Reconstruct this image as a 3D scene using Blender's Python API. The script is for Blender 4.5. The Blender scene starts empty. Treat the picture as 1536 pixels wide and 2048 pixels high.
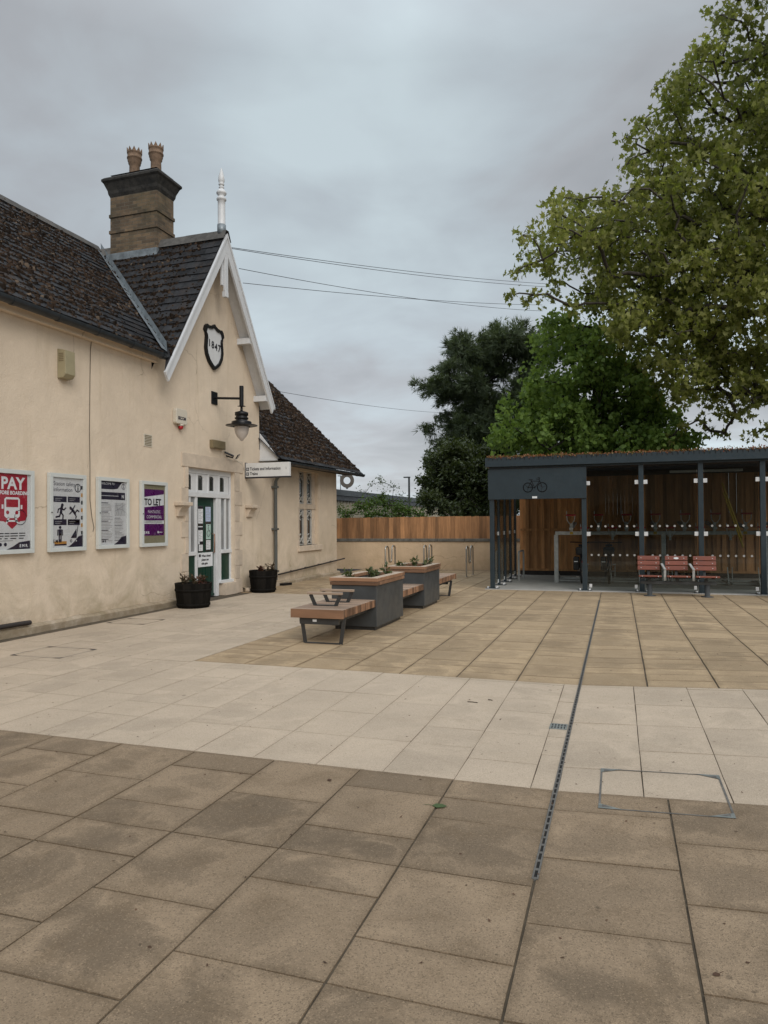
import bpy, bmesh, math, random
import numpy as np
from mathutils import Vector, Matrix
random.seed(7); np.random.seed(7)
SC = bpy.context.scene
COL = SC.collection
R = math.radians
# ------------------------------------------------------------------ camera (calibrated from the paving, walls and posts)
FPX, YAW, PITCH, ROLL, HCAM = 1415.138, .31919, .014563, -.0072776, 1.575
_f = Vector((-math.sin(YAW), math.cos(YAW), 0)); _r = Vector((math.cos(YAW), math.sin(YAW), 0)); _u = Vector((0, 0, 1))
CF = _f*math.cos(PITCH)+_u*math.sin(PITCH); _u2 = -_f*math.sin(PITCH)+_u*math.cos(PITCH)
CR = _r*math.cos(ROLL)+_u2*math.sin(ROLL); CU = -_r*math.sin(ROLL)+_u2*math.cos(ROLL)
CO = Vector((0, 0, HCAM))
def _ray(x, y): return CR*((x-768)/FPX)-CU*((y-1024)/FPX)+CF
def aty(x, y, Y): d = _ray(x, y); return CO+d*(Y/d.y)
def atx(x, y, X): d = _ray(x, y); return CO+d*(X/d.x)
def atz(x, y, Z=0): d = _ray(x, y); return CO+d*((Z-HCAM)/d.z)
def proj(P):
    d = Vector(P)-CO; z = d.dot(CF); return 768+FPX*d.dot(CR)/z, 1024-FPX*d.dot(CU)/z
cam = bpy.data.objects.new('camera', bpy.data.cameras.new('camera')); COL.objects.link(cam)
cam.data.sensor_fit = 'HORIZONTAL'; cam.data.sensor_width = 36; cam.data.lens = 36*FPX/1536
cam.data.clip_start = .05; cam.data.clip_end = 2000
M3 = Matrix((CR, CU, -CF)).transposed(); cam.matrix_world = Matrix.Translation(CO) @ M3.to_4x4()
SC.camera = cam
# ------------------------------------------------------------------ materials
def _nt(name):
    m = bpy.data.materials.new(name); m.use_nodes = True; nt = m.node_tree
    return m, nt, nt.nodes['Principled BSDF']
class NB:
    """tiny node builder"""
    def __init__(s, nt): s.nt = nt; s.n = nt.nodes; s.l = nt.links
    def new(s, t, **k):
        n = s.n.new(t)
        for a, b in k.items(): setattr(n, a, b)
        return n
    def put(s, sock, v):
        if isinstance(v, bpy.types.NodeSocket): s.l.new(v, sock)
        elif v is not None: sock.default_value = v
    def math(s, op, a, b=None, c=None, clamp=False):
        n = s.new('ShaderNodeMath', operation=op); n.use_clamp = clamp
        s.put(n.inputs[0], a); s.put(n.inputs[1], b) if b is not None else None
        if c is not None: s.put(n.inputs[2], c)
        return n.outputs[0]
    def vmath(s, op, a, b=None):
        n = s.new('ShaderNodeVectorMath', operation=op); s.put(n.inputs[0], a)
        if b is not None: s.put(n.inputs[1], b)
        return n.outputs[0]
    def mix(s, f, a, b, mode='MIX'):
        n = s.new('ShaderNodeMix', data_type='RGBA', blend_type=mode)
        s.put(n.inputs[0], f); s.put(n.inputs[6], c4(a)); s.put(n.inputs[7], c4(b)); return n.outputs[2]
    def noise(s, vec, scale, detail=4, rough=.55, dist=0):
        n = s.new('ShaderNodeTexNoise'); s.put(n.inputs['Vector'], vec)
        n.inputs['Scale'].default_value = scale; n.inputs['Detail'].default_value = detail
        n.inputs['Roughness'].default_value = rough; n.inputs['Distortion'].default_value = dist; return n.outputs[0]
    def voro(s, vec, scale, feature='F1', out=0):
        n = s.new('ShaderNodeTexVoronoi', feature=feature); s.put(n.inputs['Vector'], vec); n.inputs['Scale'].default_value = scale; return n.outputs[out]
    def ramp(s, f, a, b, lo=0., hi=1.):
        n = s.new('ShaderNodeMapRange'); n.clamp = True; s.put(n.inputs[0], f)
        n.inputs[1].default_value = a; n.inputs[2].default_value = b; n.inputs[3].default_value = lo; n.inputs[4].default_value = hi; return n.outputs[0]
    def scale(s, vec, v):
        return s.vmath('MULTIPLY', vec, v)
    def pos(s): return s.new('ShaderNodeTexCoord').outputs['Object']
    def geo(s): return s.new('ShaderNodeNewGeometry').outputs['Position']
    def attr(s, name, out='Fac'):
        n = s.new('ShaderNodeAttribute', attribute_name=name); return n.outputs[out]
    def bump(s, h, strength, dist, bsdf, normal=None):
        n = s.new('ShaderNodeBump'); n.inputs['Strength'].default_value = strength; n.inputs['Distance'].default_value = dist
        s.put(n.inputs['Height'], h)
        if normal is not None: s.put(n.inputs['Normal'], normal)
        if bsdf is not None: s.l.new(n.outputs[0], bsdf.inputs['Normal'])
        return n.outputs[0]
def c4(c):
    if isinstance(c, (tuple, list)) and len(c) == 3: return (c[0], c[1], c[2], 1)
    return c
def mul(c, k): return tuple(x*k for x in c)
MATS = {}
def pm(name, col, rough=.7, metal=0., var=.12, ns=6., tint=0., bump=0., bs=60., spec=.5, stretch=None, col2=None, coat=0.):
    m, nt, b = _nt(name); N = NB(nt); p = N.pos()
    if stretch: p = N.scale(p, stretch)
    n1 = N.noise(p, ns, 5, .6)
    c = N.mix(N.ramp(n1, .3, .7), mul(col, 1-var), mul(col2 or col, 1+var) if not col2 else col2)
    if tint:
        t = N.math('MULTIPLY_ADD', N.attr('tint'), 2*tint, 1-tint)
        c = N.mix(1., c, t, 'MULTIPLY') if False else N.vmath('SCALE', c) if False else c
        sc = N.new('ShaderNodeVectorMath', operation='SCALE'); N.put(sc.inputs[0], c); N.put(sc.inputs[3], t); c = sc.outputs[0]
    N.put(b.inputs['Base Color'], c if not isinstance(c, tuple) else c4(c))
    N.put(b.inputs['Roughness'], N.ramp(N.noise(p, ns*2.3, 3), .3, .7, max(.03, rough-.1), min(1, rough+.1)))
    b.inputs['Metallic'].default_value = metal; b.inputs['Specular IOR Level'].default_value = spec
    b.inputs['Coat Weight'].default_value = coat
    if bump: N.bump(N.noise(p, bs, 4, .65), bump, .01, b)
    MATS[name] = m; return m
# --- plain procedural ones
white = pm('white_paint', (.63, .64, .65), .45, var=.05, ns=9, bump=.05, bs=40)
pm('old_white_lattice', (.46, .45, .42), .6, var=.15)
whitewood = pm('white_gloss_wood', (.62, .635, .655), .4, var=.06, ns=14, stretch=(1, 1, .3))
black = pm('black_metal', (.008, .008, .0095), .35, var=.25, spec=.3)
gutterm = pm('gutter_plastic', (.02, .024, .028), .4, var=.25)
slatebase = pm('slate_underlay', (.018, .018, .02), .9)
lead = pm('lead_flashing', (.22, .25, .27), .5, metal=.35, var=.35, ns=7, bump=.5, bs=7)
ridgem = pm('ridge_tile', (.10, .095, .088), .85, var=.35, ns=8, tint=.3, bump=.4, bs=30)
terracotta = pm('terracotta', (.19, .125, .082), .85, var=.3, ns=14, bump=.2)
capm = pm('sooty_cement', (.022, .022, .022), .9, var=.6, ns=7, col2=(.05, .046, .04), bump=.5, bs=24)
stone = pm('dressed_stone', (.56, .465, .365), .85, var=.13, ns=5, tint=.09, bump=.25, bs=70)
green = pm('green_paint', (.005, .034, .022), .4, var=.2)
darkglass = pm('window_glass', (.035, .037, .036), .06, var=.3, ns=2, spec=.8)
paleglass = pm('net_curtain_glass', (.23, .235, .235), .12, var=.18, ns=3, spec=.6)
pipem = pm('grey_downpipe', (.085, .09, .085), .5, var=.15)
brownpipe = pm('dark_pipe', (.03, .024, .022), .6, var=.3)
casem = pm('case_frame', (.56, .585, .57), .4, var=.04)
paper = pm('paper', (.60, .61, .62), .3, var=.03, coat=.15)
paperw = pm('bright_paper', (.70, .72, .74), .4, var=.03)
ink = pm('black_print', (.015, .013, .02), .4, var=.1)
navy = pm('navy_print', (.02, .016, .035), .35, var=.1)
red = pm('red_print', (.33, .012, .03), .35, var=.06)
purple = pm('purple_print', (.085, .008, .105), .3, var=.06)
greyink = pm('grey_print', (.30, .30, .31), .5)
tanback = pm('olive_backing', (.23, .21, .135), .6, var=.06)
orange = pm('orange_print', (.45, .22, .05), .5)
bluepaper = pm('blue_paper', (.42, .50, .66), .5)
mintpaper = pm('mint_paper', (.42, .60, .53), .5)
beigebox = pm('aged_beige_plastic', (.32, .28, .175), .5, var=.08)
cream = pm('cream_plastic', (.60, .55, .46), .45, var=.05)
redlens = pm('red_lens', (.36, .01, .015), .15)
brownplate = pm('bronze_plate', (.19, .15, .085), .5, var=.12)
globe = pm('lamp_globe', (.55, .50, .46), .12, var=.05, spec=.6)
barrelm = pm('black_barrel_staves', (.008, .007, .006), .8, var=.5, ns=9, stretch=(1, 1, .15), bump=.4, bs=40, tint=.35, spec=.12)
soil = pm('dark_soil', (.02, .015, .01), .95, var=.5, ns=30, bump=1, bs=50)
anth = pm('anthracite_steel', (.020, .033, .042), .4, var=.1, spec=.5)
planterm = pm('planter_steel', (.052, .057, .06), .42, var=.22, ns=2.2, spec=.5)
darksteel = pm('dark_leg_steel', (.036, .037, .038), .4, var=.15)
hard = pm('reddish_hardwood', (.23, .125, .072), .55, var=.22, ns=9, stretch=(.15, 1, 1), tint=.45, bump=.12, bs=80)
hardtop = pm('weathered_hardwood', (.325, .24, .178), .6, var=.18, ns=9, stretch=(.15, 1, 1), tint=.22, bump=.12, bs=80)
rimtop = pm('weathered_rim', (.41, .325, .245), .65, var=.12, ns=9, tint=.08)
steel = pm('brushed_stainless', (.45, .42, .375), .38, metal=1., var=.08)
galv = pm('galvanised_steel', (.42, .43, .42), .55, metal=.25, var=.18, ns=12)
clipm = pm('polished_clip', (.72, .73, .74), .3, metal=.2)
dotm = pm('frosted_dot', (.33, .33, .32), .6)
coping = pm('grey_coping', (.13, .125, .11), .9, var=.4, ns=5, bump=.4, bs=40)
concrete = pm('concrete_slab', (.33, .32, .295), .85, var=.14, ns=1.6, bump=.2, bs=60)
conedge = pm('pale_concrete_edge', (.40, .39, .37), .85, var=.1)
sedum = pm('sedum_roof', (.10, .05, .025), .95, var=.5, ns=20, tint=.5, col2=(.16, .05, .025))
fence_m = pm('orange_larch_boards', (.33, .168, .075), .75, var=.3, ns=5, stretch=(3, 3, .35), tint=.38, bump=.25, bs=50)
screen_m = pm('dark_larch_boards', (.46, .235, .10), .75, var=.3, ns=5, stretch=(3, 3, .35), tint=.42, bump=.25, bs=50)
redslat = pm('maroon_slat', (.20, .062, .04), .45, var=.1, ns=5, tint=.08)
redgrip = pm('red_grip', (.32, .02, .025), .4)
yellow = pm('yellow_paint', (.42, .27, .03), .5)
rubber = pm('tyre_rubber', (.012, .012, .012), .8)
bag = pm('black_nylon', (.012, .012, .013), .7, bump=.3)
silver = pm('alloy', (.45, .45, .45), .35, metal=.9)
jointm = pm('joint_mortar', (.085, .066, .044), .95, var=.4, ns=8)
castiron = pm('cast_iron', (.12, .115, .105), .7, metal=0., var=.35, ns=20)
verdigris = pm('zinc_corner', (.17, .185, .175), .65, metal=0., var=.3, ns=20)
slot = pm('dark_slot', (.008, .008, .008), .9)
bark = pm('bark', (.055, .046, .035), .9, var=.4, ns=8, bump=.6, bs=20)
barkdark = pm('dark_bark', (.022, .019, .015), .9, var=.4, ns=8)
clad = pm('cream_cladding', (.42, .38, .29), .7, var=.05)
roofgrey = pm('grey_roof_sheet', (.10, .115, .125), .6, var=.15)
ringm = pm('brown_ring', (.10, .085, .07), .6)
polegrey = pm('galvanised_pole', (.13, .14, .14), .6)
asphalt = pm('asphalt', (.05, .05, .05), .95, var=.3, ns=2, bump=.3)
twigm = pm('twig', (.04, .028, .018), .9)
greenleaf = pm('green_leaf', (.05, .085, .02), .6)
brownleaf = pm('brown_leaf', (.07, .035, .018), .8, tint=.5)
brickfar = pm('tan_stone_far', (.30, .24, .17), .9, var=.2, ns=2)
# --- rendered (stucco) wall
def stucco(name, base, stain=1.):
    m, nt, b = _nt(name); N = NB(nt); p = N.geo()
    big = N.noise(p, .55, 6, .6, .4); mid = N.noise(p, 2.2, 6, .65, .3); fine = N.noise(p, 45, 3, .6)
    c = N.mix(N.ramp(big, .3, .7), mul(base, .86), mul(base, 1.1))
    c = N.mix(N.ramp(mid, .35, .75, 0, .35*stain), c, mul(base, .72))
    # run-off streaks, stretched vertically
    st = N.noise(N.scale(p, (1.5, 1.5, .12)), 3.2, 5, .65)
    c = N.mix(N.ramp(st, .56, .76, 0, .38*stain), c, (base[0]*.66, base[1]*.62, base[2]*.52))
    # algae / damp patches low on the wall
    sx = N.new('ShaderNodeSeparateXYZ'); N.put(sx.inputs[0], p); z = sx.outputs[2]
    low = N.ramp(z, .1, 1.5, 1, 0)
    pat = N.ramp(N.noise(p, 1.5, 5, .7, .6), .42, .66)
    c = N.mix(N.math('MULTIPLY', N.math('MULTIPLY', low, pat), .75*stain), c, (base[0]*.5, base[1]*.5, base[2]*.42))
    c = N.mix(N.ramp(N.noise(p, 7, 6, .75), .62, .72, 0, .22*stain), c, mul(base, 1.22))
    c = N.mix(N.math('MULTIPLY', N.ramp(z, .05, .42, 1, 0), N.ramp(N.noise(p, 4.5, 5, .7), .35, .62, 0, .6*stain)), c, (base[0]*.5, base[1]*.46, base[2]*.38))
    vd_ = N.new('ShaderNodeTexVoronoi', feature='DISTANCE_TO_EDGE')
    nz_ = N.new('ShaderNodeTexNoise'); N.put(nz_.inputs['Vector'], p); nz_.inputs['Scale'].default_value = 2.6; nz_.inputs['Detail'].default_value = 5
    N.put(vd_.inputs['Vector'], N.vmath('ADD', p, N.scale(nz_.outputs[1], (.35, .35, .35)))); vd_.inputs['Scale'].default_value = .55
    crk = N.math('MULTIPLY', N.ramp(vd_.outputs[0], .0015, .005, 1, 0), N.ramp(N.noise(p, .9, 3, .5), .52, .6))
    c = N.mix(N.math('MULTIPLY', crk, .55), c, (base[0]*.35, base[1]*.32, base[2]*.27))
    N.put(b.inputs['Base Color'], c); b.inputs['Roughness'].default_value = .9; b.inputs['Specular IOR Level'].default_value = .25
    h = N.math('ADD', N.math('MULTIPLY', mid, 1.5), N.math('MULTIPLY', fine, .35))
    N.bump(h, .55, .025, b); MATS[name] = m; return m
wallm = stucco('beige_render', (.70, .585, .455))
lowwall_m = stucco('ochre_render', (.64, .485, .33), .5)
plinthm = stucco('plinth_render', (.50, .42, .33), 1.4)
# --- stock bricks on the chimney
def brickmat():
    m, nt, b = _nt('chimney_brick'); N = NB(nt); p = N.geo()
    sx = N.new('ShaderNodeSeparateXYZ'); N.put(sx.inputs[0], p)
    cx = N.new('ShaderNodeCombineXYZ'); N.put(cx.inputs[0], N.math('ADD', sx.outputs[0], sx.outputs[1])); N.put(cx.inputs[1], sx.outputs[2])
    t = N.new('ShaderNodeTexBrick'); N.put(t.inputs['Vector'], cx.outputs[0]); t.inputs['Scale'].default_value = 1
    t.inputs['Brick Width'].default_value = .225; t.inputs['Row Height'].default_value = .075; t.inputs['Mortar Size'].default_value = .006
    t.inputs['Color1'].default_value = (.23, .155, .092, 1); t.inputs['Color2'].default_value = (.085, .06, .04, 1); t.inputs['Mortar'].default_value = (.15, .13, .10, 1)
    t.inputs['Bias'].default_value = -.1
    n = N.noise(p, 2.5, 6, .65); c = N.mix(N.ramp(n, .35, .7, 0, .75), t.outputs[0], (.035, .03, .02))
    c = N.mix(N.ramp(N.noise(p, 1.3, 4, .6), .5, .7, 0, .4), c, (.07, .07, .035))
    N.put(b.inputs['Base Color'], c); b.inputs['Roughness'].default_value = .9
    N.bump(N.math('SUBTRACT', N.noise(p, 40, 3), t.outputs[1]), .5, .01, b); return m
brick = brickmat()
def slatemat():
    m, nt, b = _nt('slate'); N = NB(nt); p = N.geo()
    t = N.attr('tint'); c = N.mix(t, (.008, .0088, .0105), (.027, .0285, .032))
    c = N.mix(N.ramp(N.noise(p, 3, 6, .7), .5, .72, 0, .6), c, (.05, .034, .025))
    c = N.mix(N.ramp(N.noise(p, 16, 5, .7), .66, .72, 0, .55), c, (.18, .18, .165))
    N.put(b.inputs['Base Color'], c); N.put(b.inputs['Roughness'], N.ramp(N.noise(p, 9, 3), .3, .7, .5, .85)); b.inputs['Specular IOR Level'].default_value = .22
    N.bump(N.noise(p, 35, 4, .7), .4, .008, b); return m
slate = slatemat()
def mossmat():
    m, nt, b = _nt('dry_moss'); N = NB(nt); p = N.geo(); t = N.attr('tint')
    n = N.new('ShaderNodeValToRGB'); N.put(n.inputs[0], t); r = n.color_ramp
    r.elements[0].position = 0; r.elements[0].color = (.010, .008, .0065, 1); r.elements[1].position = 1; r.elements[1].color = (.15, .115, .085, 1)
    e = r.elements.new(.45); e.color = (.026, .018, .013, 1); e = r.elements.new(.8); e.color = (.06, .04, .028, 1)
    N.put(b.inputs['Base Color'], n.outputs[0]); b.inputs['Roughness'].default_value = 1; b.inputs['Specular IOR Level'].default_value = .05
    N.bump(N.noise(p, 90, 4, .7), .8, .01, b); return m
moss = mossmat()
def slabmat(name, base, rings, speck, tv=.3, edge=.55):
    m, nt, b = _nt(name); N = NB(nt); p = N.geo()
    t = N.attr('tint'); s2 = N.attr('tint2')
    uv = N.new('ShaderNodeUVMap', uv_map='slab').outputs[0]
    big = N.noise(p, .5, 5, .6, .5); mid = N.noise(p, 3.2, 6, .65, .6)
    c = N.mix(N.ramp(big, .32, .68), mul(base, .86), mul(base, 1.1))
    k = N.math('MULTIPLY_ADD', t, tv, 1-tv/2)
    sc = N.new('ShaderNodeVectorMath', operation='SCALE'); N.put(sc.inputs[0], c); N.put(sc.inputs[3], k); c = sc.outputs[0]
    # dried-puddle marks with a pale tide line: each slab has its own, of irregular outline
    off = N.new('ShaderNodeCombineXYZ'); N.put(off.inputs[0], N.math('MULTIPLY', s2, 61.)); N.put(off.inputs[1], N.math('MULTIPLY', t, 47.)); N.put(off.inputs[2], N.math('MULTIPLY', s2, 13.))
    ln = N.new('ShaderNodeVectorMath', operation='LENGTH'); N.put(ln.inputs[0], N.vmath('ADD', uv, N.scale(off.outputs[0], (.0016, .0016, 0))))
    nz = N.math('ADD', N.noise(N.vmath('ADD', uv, off.outputs[0]), 3.1, 5, .6, .7), N.math('MULTIPLY_ADD', ln.outputs[1], -.85, .215))
    amt = N.ramp(N.math('FRACT', N.math('MULTIPLY', N.math('ADD', t, s2), 7.3)), .15, .9, .12, 1)
    pool = N.math('MULTIPLY', N.ramp(nz, .455, .665), amt)
    c = N.mix(N.math('MULTIPLY', pool, .56*rings), c, mul(base, .42))
    ringr = N.math('MULTIPLY', N.ramp(nz, .38, .46), N.ramp(nz, .46, .54, 1, 0))
    c = N.mix(N.math('MULTIPLY', N.math('MULTIPLY', ringr, amt), .30*rings), c, mul(base, 1.5))
    c = N.mix(N.ramp(mid, .50, .74, 0, .55*rings), c, (base[0]*.58, base[1]*.55, base[2]*.5))
    ed = N.math('MULTIPLY', N.attr('edge'), N.ramp(N.noise(p, 3.7, 5, .7), .3, .66, .15, 1))
    c = N.mix(N.math('MULTIPLY', ed, edge), c, (base[0]*.42, base[1]*.39, base[2]*.34))
    gum = N.new('ShaderNodeTexVoronoi'); N.put(gum.inputs['Vector'], p); gum.inputs['Scale'].default_value = 2.2
    gs_ = N.new('ShaderNodeSeparateColor'); N.put(gs_.inputs[0], gum.outputs[1])
    c = N.mix(N.math('MULTIPLY', N.ramp(gum.outputs[0], .035, .05, .75, 0), N.ramp(gs_.outputs[0], .6, .62)), c, mul(base, .4))
    # edge damp along joints
    # exposed aggregate
    v1 = N.voro(p, 185, 'F1', 1); gs = N.new('ShaderNodeSeparateColor'); N.put(gs.inputs[0], v1)
    c = N.mix(N.ramp(gs.outputs[0], .78, 1, 0, .36*speck), c, mul(base, 1.75))
    c = N.mix(N.ramp(gs.outputs[1], .72, 1, 0, .65*speck), c, mul(base, .42))
    c = N.mix(N.ramp(N.noise(p, 60, 3, .7), .35, .65, .16*speck, 0), c, mul(base, .5))
    c = N.mix(N.ramp(N.noise(p, 26, 2, .5), .74, .78, 0, .6), c, (.06, .045, .03))
    N.put(b.inputs['Base Color'], c); N.put(b.inputs['Roughness'], N.ramp(mid, .3, .7, .72, .92)); b.inputs['Specular IOR Level'].default_value = .3
    N.bump(N.math('ADD', N.voro(p, 210), N.math('MULTIPLY', mid, .6)), .5, .005, b); return m
slabdark = slabmat('tan_paving_slab', (.268, .2, .133), 1.1, 1., .42)
slabfar = slabmat('ochre_paving_slab', (.41, .306, .192), .85, .7, .28)
slablight = slabmat('pale_paving_slab', (.505, .415, .318), .36, .6, .10, .13)
def leafmat(name, a, bcol, trans=.3, rough=.5):
    m, nt, b = _nt(name); N = NB(nt); t = N.attr('tint'); c = N.mix(t, a, bcol)
    N.put(b.inputs['Base Color'], c); b.inputs['Roughness'].default_value = rough; b.inputs['Specular IOR Level'].default_value = .35
    tr = N.new('ShaderNodeBsdfTranslucent'); N.put(tr.inputs[0], N.mix(.5, c, (.24, .32, .03)))
    mx = N.new('ShaderNodeMixShader'); mx.inputs[0].default_value = trans
    N.l.new(b.outputs[0], mx.inputs[1]); N.l.new(tr.outputs[0], mx.inputs[2]); N.l.new(mx.outputs[0], nt.nodes['Material Output'].inputs[0]); return m
leaf_plane = leafmat('plane_leaf', (.11, .125, .025), (.38, .38, .11), .55)
leaf_lime = leafmat('lime_leaf', (.08, .15, .032), (.27, .40, .10), .55)
leaf_pine = leafmat('pine_needle', (.034, .052, .028), (.115, .15, .08), .2, .6)
leaf_ivy = leafmat('ivy_leaf', (.02, .032, .014), (.075, .095, .04), .2, .4)
leaf_bush = leafmat('bush_leaf', (.03, .065, .012), (.09, .15, .035), .3)
leaf_sap = leafmat('sapling_leaf', (.04, .07, .03), (.13, .18, .085), .3)
leaf_pot = leafmat('pot_plant_leaf', (.03, .045, .016), (.10, .12, .05), .2)
leaf_dry = leafmat('withered_leaf', (.035, .02, .012), (.11, .07, .045), .15)
leaf_red = leafmat('heather_leaf', (.05, .014, .01), (.10, .03, .02), .1)
def glassmat(nm='shelter_glass', tint=(.66, .69, .685, 1)):
    m, nt, b = _nt(nm); N = NB(nt)
    tr = N.new('ShaderNodeBsdfTransparent'); tr.inputs[0].default_value = tint
    gl = N.new('ShaderNodeBsdfGlossy'); gl.inputs['Roughness'].default_value = .01; gl.inputs[0].default_value = (.9, .92, .92, 1)
    fr = N.new('ShaderNodeFresnel'); N.put(fr.inputs[0], N.math('MULTIPLY_ADD', N.new('ShaderNodeNewGeometry').outputs['Backfacing'], -.8333, 1.5))
    mx = N.new('ShaderNodeMixShader'); N.put(mx.inputs[0], N.math('MULTIPLY', fr.outputs[0], .8, clamp=True))
    N.l.new(tr.outputs[0], mx.inputs[1]); N.l.new(gl.outputs[0], mx.inputs[2]); N.l.new(mx.outputs[0], nt.nodes['Material Output'].inputs[0]); return m
glass = glassmat(); clearglass = glassmat('clear_glazing', (.985, .985, .985, 1))
# ------------------------------------------------------------------ mesh builder
class MB:
    def __init__(s): s.v = []; s.f = []; s.m = []; s.sm = []; s.t = []; s.t2 = []; s.uv = {}
    def add(s, vs, fs, m=0, smooth=False, tint=.5):
        o = len(s.v); s.v += [tuple(v) for v in vs]
        for f in fs: s.f.append([o+i for i in f]); s.m.append(m); s.sm.append(smooth); s.t.append(tint)
        return s
    def box(s, x0, x1, y0, y1, z0, z1, m=0, tint=.5):
        return s.add([(x0, y0, z0), (x1, y0, z0), (x1, y1, z0), (x0, y1, z0), (x0, y0, z1), (x1, y0, z1), (x1, y1, z1), (x0, y1, z1)],
                     [(3, 2, 1, 0), (4, 5, 6, 7), (0, 1, 5, 4), (1, 2, 6, 5), (2, 3, 7, 6), (3, 0, 4, 7)], m, False, tint)
    def obox(s, c, size, M, m=0, tint=.5):
        hx, hy, hz = size[0]/2, size[1]/2, size[2]/2; c = Vector(c)
        vs = [c+M @ Vector((sx*hx, sy*hy, sz*hz)) for sz in (-1, 1) for sx, sy in ((-1, -1), (1, -1), (1, 1), (-1, 1))]
        return s.add(vs, [(3, 2, 1, 0), (4, 5, 6, 7), (0, 1, 5, 4), (1, 2, 6, 5), (2, 3, 7, 6), (3, 0, 4, 7)], m, False, tint)
    def bar(s, a, b, w, h, m=0, up=(0, 0, 1), tint=.5):
        """rectangular bar from a to b"""
        a, b = Vector(a), Vector(b); d = (b-a); L = d.length; d.normalize(); u = Vector(up); x = d.cross(u)
        if x.length < 1e-4: x = d.cross(Vector((1, 0, 0)))
        x.normalize(); z = x.cross(d); M = Matrix((x, d, z)).transposed()
        return s.obox((a+b)/2, (w, L, h), M, m, tint)
    def prism(s, poly, fn, w0, w1, m=0, tint=.5, mside=None):
        n = len(poly); vs = [fn(u, v, w0) for u, v in poly]+[fn(u, v, w1) for u, v in poly]
        s.add(vs, [list(range(n))[::-1], [n+i for i in range(n)]], m, False, tint)
        o = len(s.v)-2*n
        for i in range(n):
            j = (i+1) % n; s.f.append([o+i, o+j, o+n+j, o+n+i]); s.m.append(m if mside is None else mside); s.sm.append(False); s.t.append(tint)
        return s
    def tube(s, pts, r, n=8, m=0, caps=True, tint=.5):
        pts = [Vector(p) for p in pts]; rr = r if isinstance(r, (list, tuple)) else [r]*len(pts)
        rings = []; t0 = None; x = None
        for i, p in enumerate(pts):
            t = (pts[min(i+1, len(pts)-1)]-pts[max(i-1, 0)]); t.normalize() if t.length > 1e-9 else None
            if x is None:
                x = t.cross(Vector((0, 0, 1)))
                if x.length < 1e-3: x = t.cross(Vector((1, 0, 0)))
            else: x = x-t*x.dot(t)
            x.normalize(); y = t.cross(x)
            rings.append([p+(x*math.cos(2*math.pi*k/n)+y*math.sin(2*math.pi*k/n))*rr[i] for k in range(n)])
        vs = [q for g in rings for q in g]; fs = []
        for i in range(len(pts)-1):
            for k in range(n):
                a = i*n+k; b = i*n+(k+1) % n; fs.append((a, b, b+n, a+n))
        s.add(vs, fs, m, True, tint)
        if caps:
            s.add(rings[0], [list(range(n))[::-1]], m, False, tint); s.add(rings[-1], [list(range(n))], m, False, tint)
        return s
    def lathe(s, prof, c, n=24, m=0, smooth=True, tints=None):
        c = Vector(c); vs = []; N_ = len(prof)
        for r, z in prof:
            vs += [(c.x+r*math.cos(2*math.pi*k/n), c.y+r*math.sin(2*math.pi*k/n), c.z+z) for k in range(n)]
        o = len(s.v); s.v += vs
        for i in range(N_-1):
            for k in range(n):
                a = o+i*n+k; b = o+i*n+(k+1) % n; s.f.append([a, b, b+n, a+n]); s.m.append(m); s.sm.append(smooth); s.t.append(tints[k] if tints else .5)
        if prof[0][0] > 1e-4: s.f.append([o+k for k in range(n)][::-1]); s.m.append(m); s.sm.append(False); s.t.append(.5)
        if prof[-1][0] > 1e-4: s.f.append([o+(N_-1)*n+k for k in range(n)]); s.m.append(m); s.sm.append(False); s.t.append(.5)
        return s
    def sphere(s, c, r, m=0, n=12, sz=1.):
        return s.lathe([(max(1e-5, r*math.sin(math.pi*i/8)), -r*sz*math.cos(math.pi*i/8)) for i in range(9)], c, n, m)
    def stroke(s, pts, w, fn, wz, m=0, closed=False):
        """flat polyline of width w in the plane of fn"""
        P = [Vector((p[0], p[1])) for p in pts]
        if closed: P.append(P[0])
        for a, b in zip(P[:-1], P[1:]):
            d = b-a
            if d.length < 1e-6: continue
            d.normalize(); nn = Vector((-d.y, d.x))*w/2; a2 = a-d*w*.35; b2 = b+d*w*.35
            s.add([fn(*(a2+nn), wz), fn(*(a2-nn), wz), fn(*(b2-nn), wz), fn(*(b2+nn), wz)], [(0, 1, 2, 3)], m)
        return s
    def flat(s, poly, fn, wz, m=0): return s.add([fn(u, v, wz) for u, v in poly], [list(range(len(poly)))], m)
    def rect(s, u0, u1, v0, v1, fn, wz, m=0): return s.flat([(u0, v0), (u1, v0), (u1, v1), (u0, v1)], fn, wz, m)
    def disc(s, u, v, r, fn, wz, m=0, n=20, ry=None):
        return s.flat([(u+r*math.cos(2*math.pi*k/n), v+(ry or r)*math.sin(2*math.pi*k/n)) for k in range(n)], fn, wz, m)
    def text(s, st, u, v, size, fn, wz, m=0, align='LEFT', sx=1., bold=0.):
        vs, fs = text_geo(st, size, align, bold)
        return s.add([fn(u+x*sx, v+y, wz) for x, y in vs], fs, m)
    def build(s, name, mats, parent=None, origin=(0, 0, 0), fix=True, bevel=0., seg=2):
        o = Vector(origin); me = bpy.data.meshes.new(name)
        me.from_pydata([(v[0]-o.x, v[1]-o.y, v[2]-o.z) for v in s.v], [], s.f)
        mats = mats if isinstance(mats, (list, tuple)) else [mats]
        for mm in mats: me.materials.append(mm)
        me.polygons.foreach_set('material_index', s.m); me.polygons.foreach_set('use_smooth', s.sm)
        a = me.attributes.new('tint', 'FLOAT', 'FACE'); a.data.foreach_set('value', s.t)
        if s.t2: a = me.attributes.new('tint2', 'FLOAT', 'FACE'); a.data.foreach_set('value', s.t2)
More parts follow.
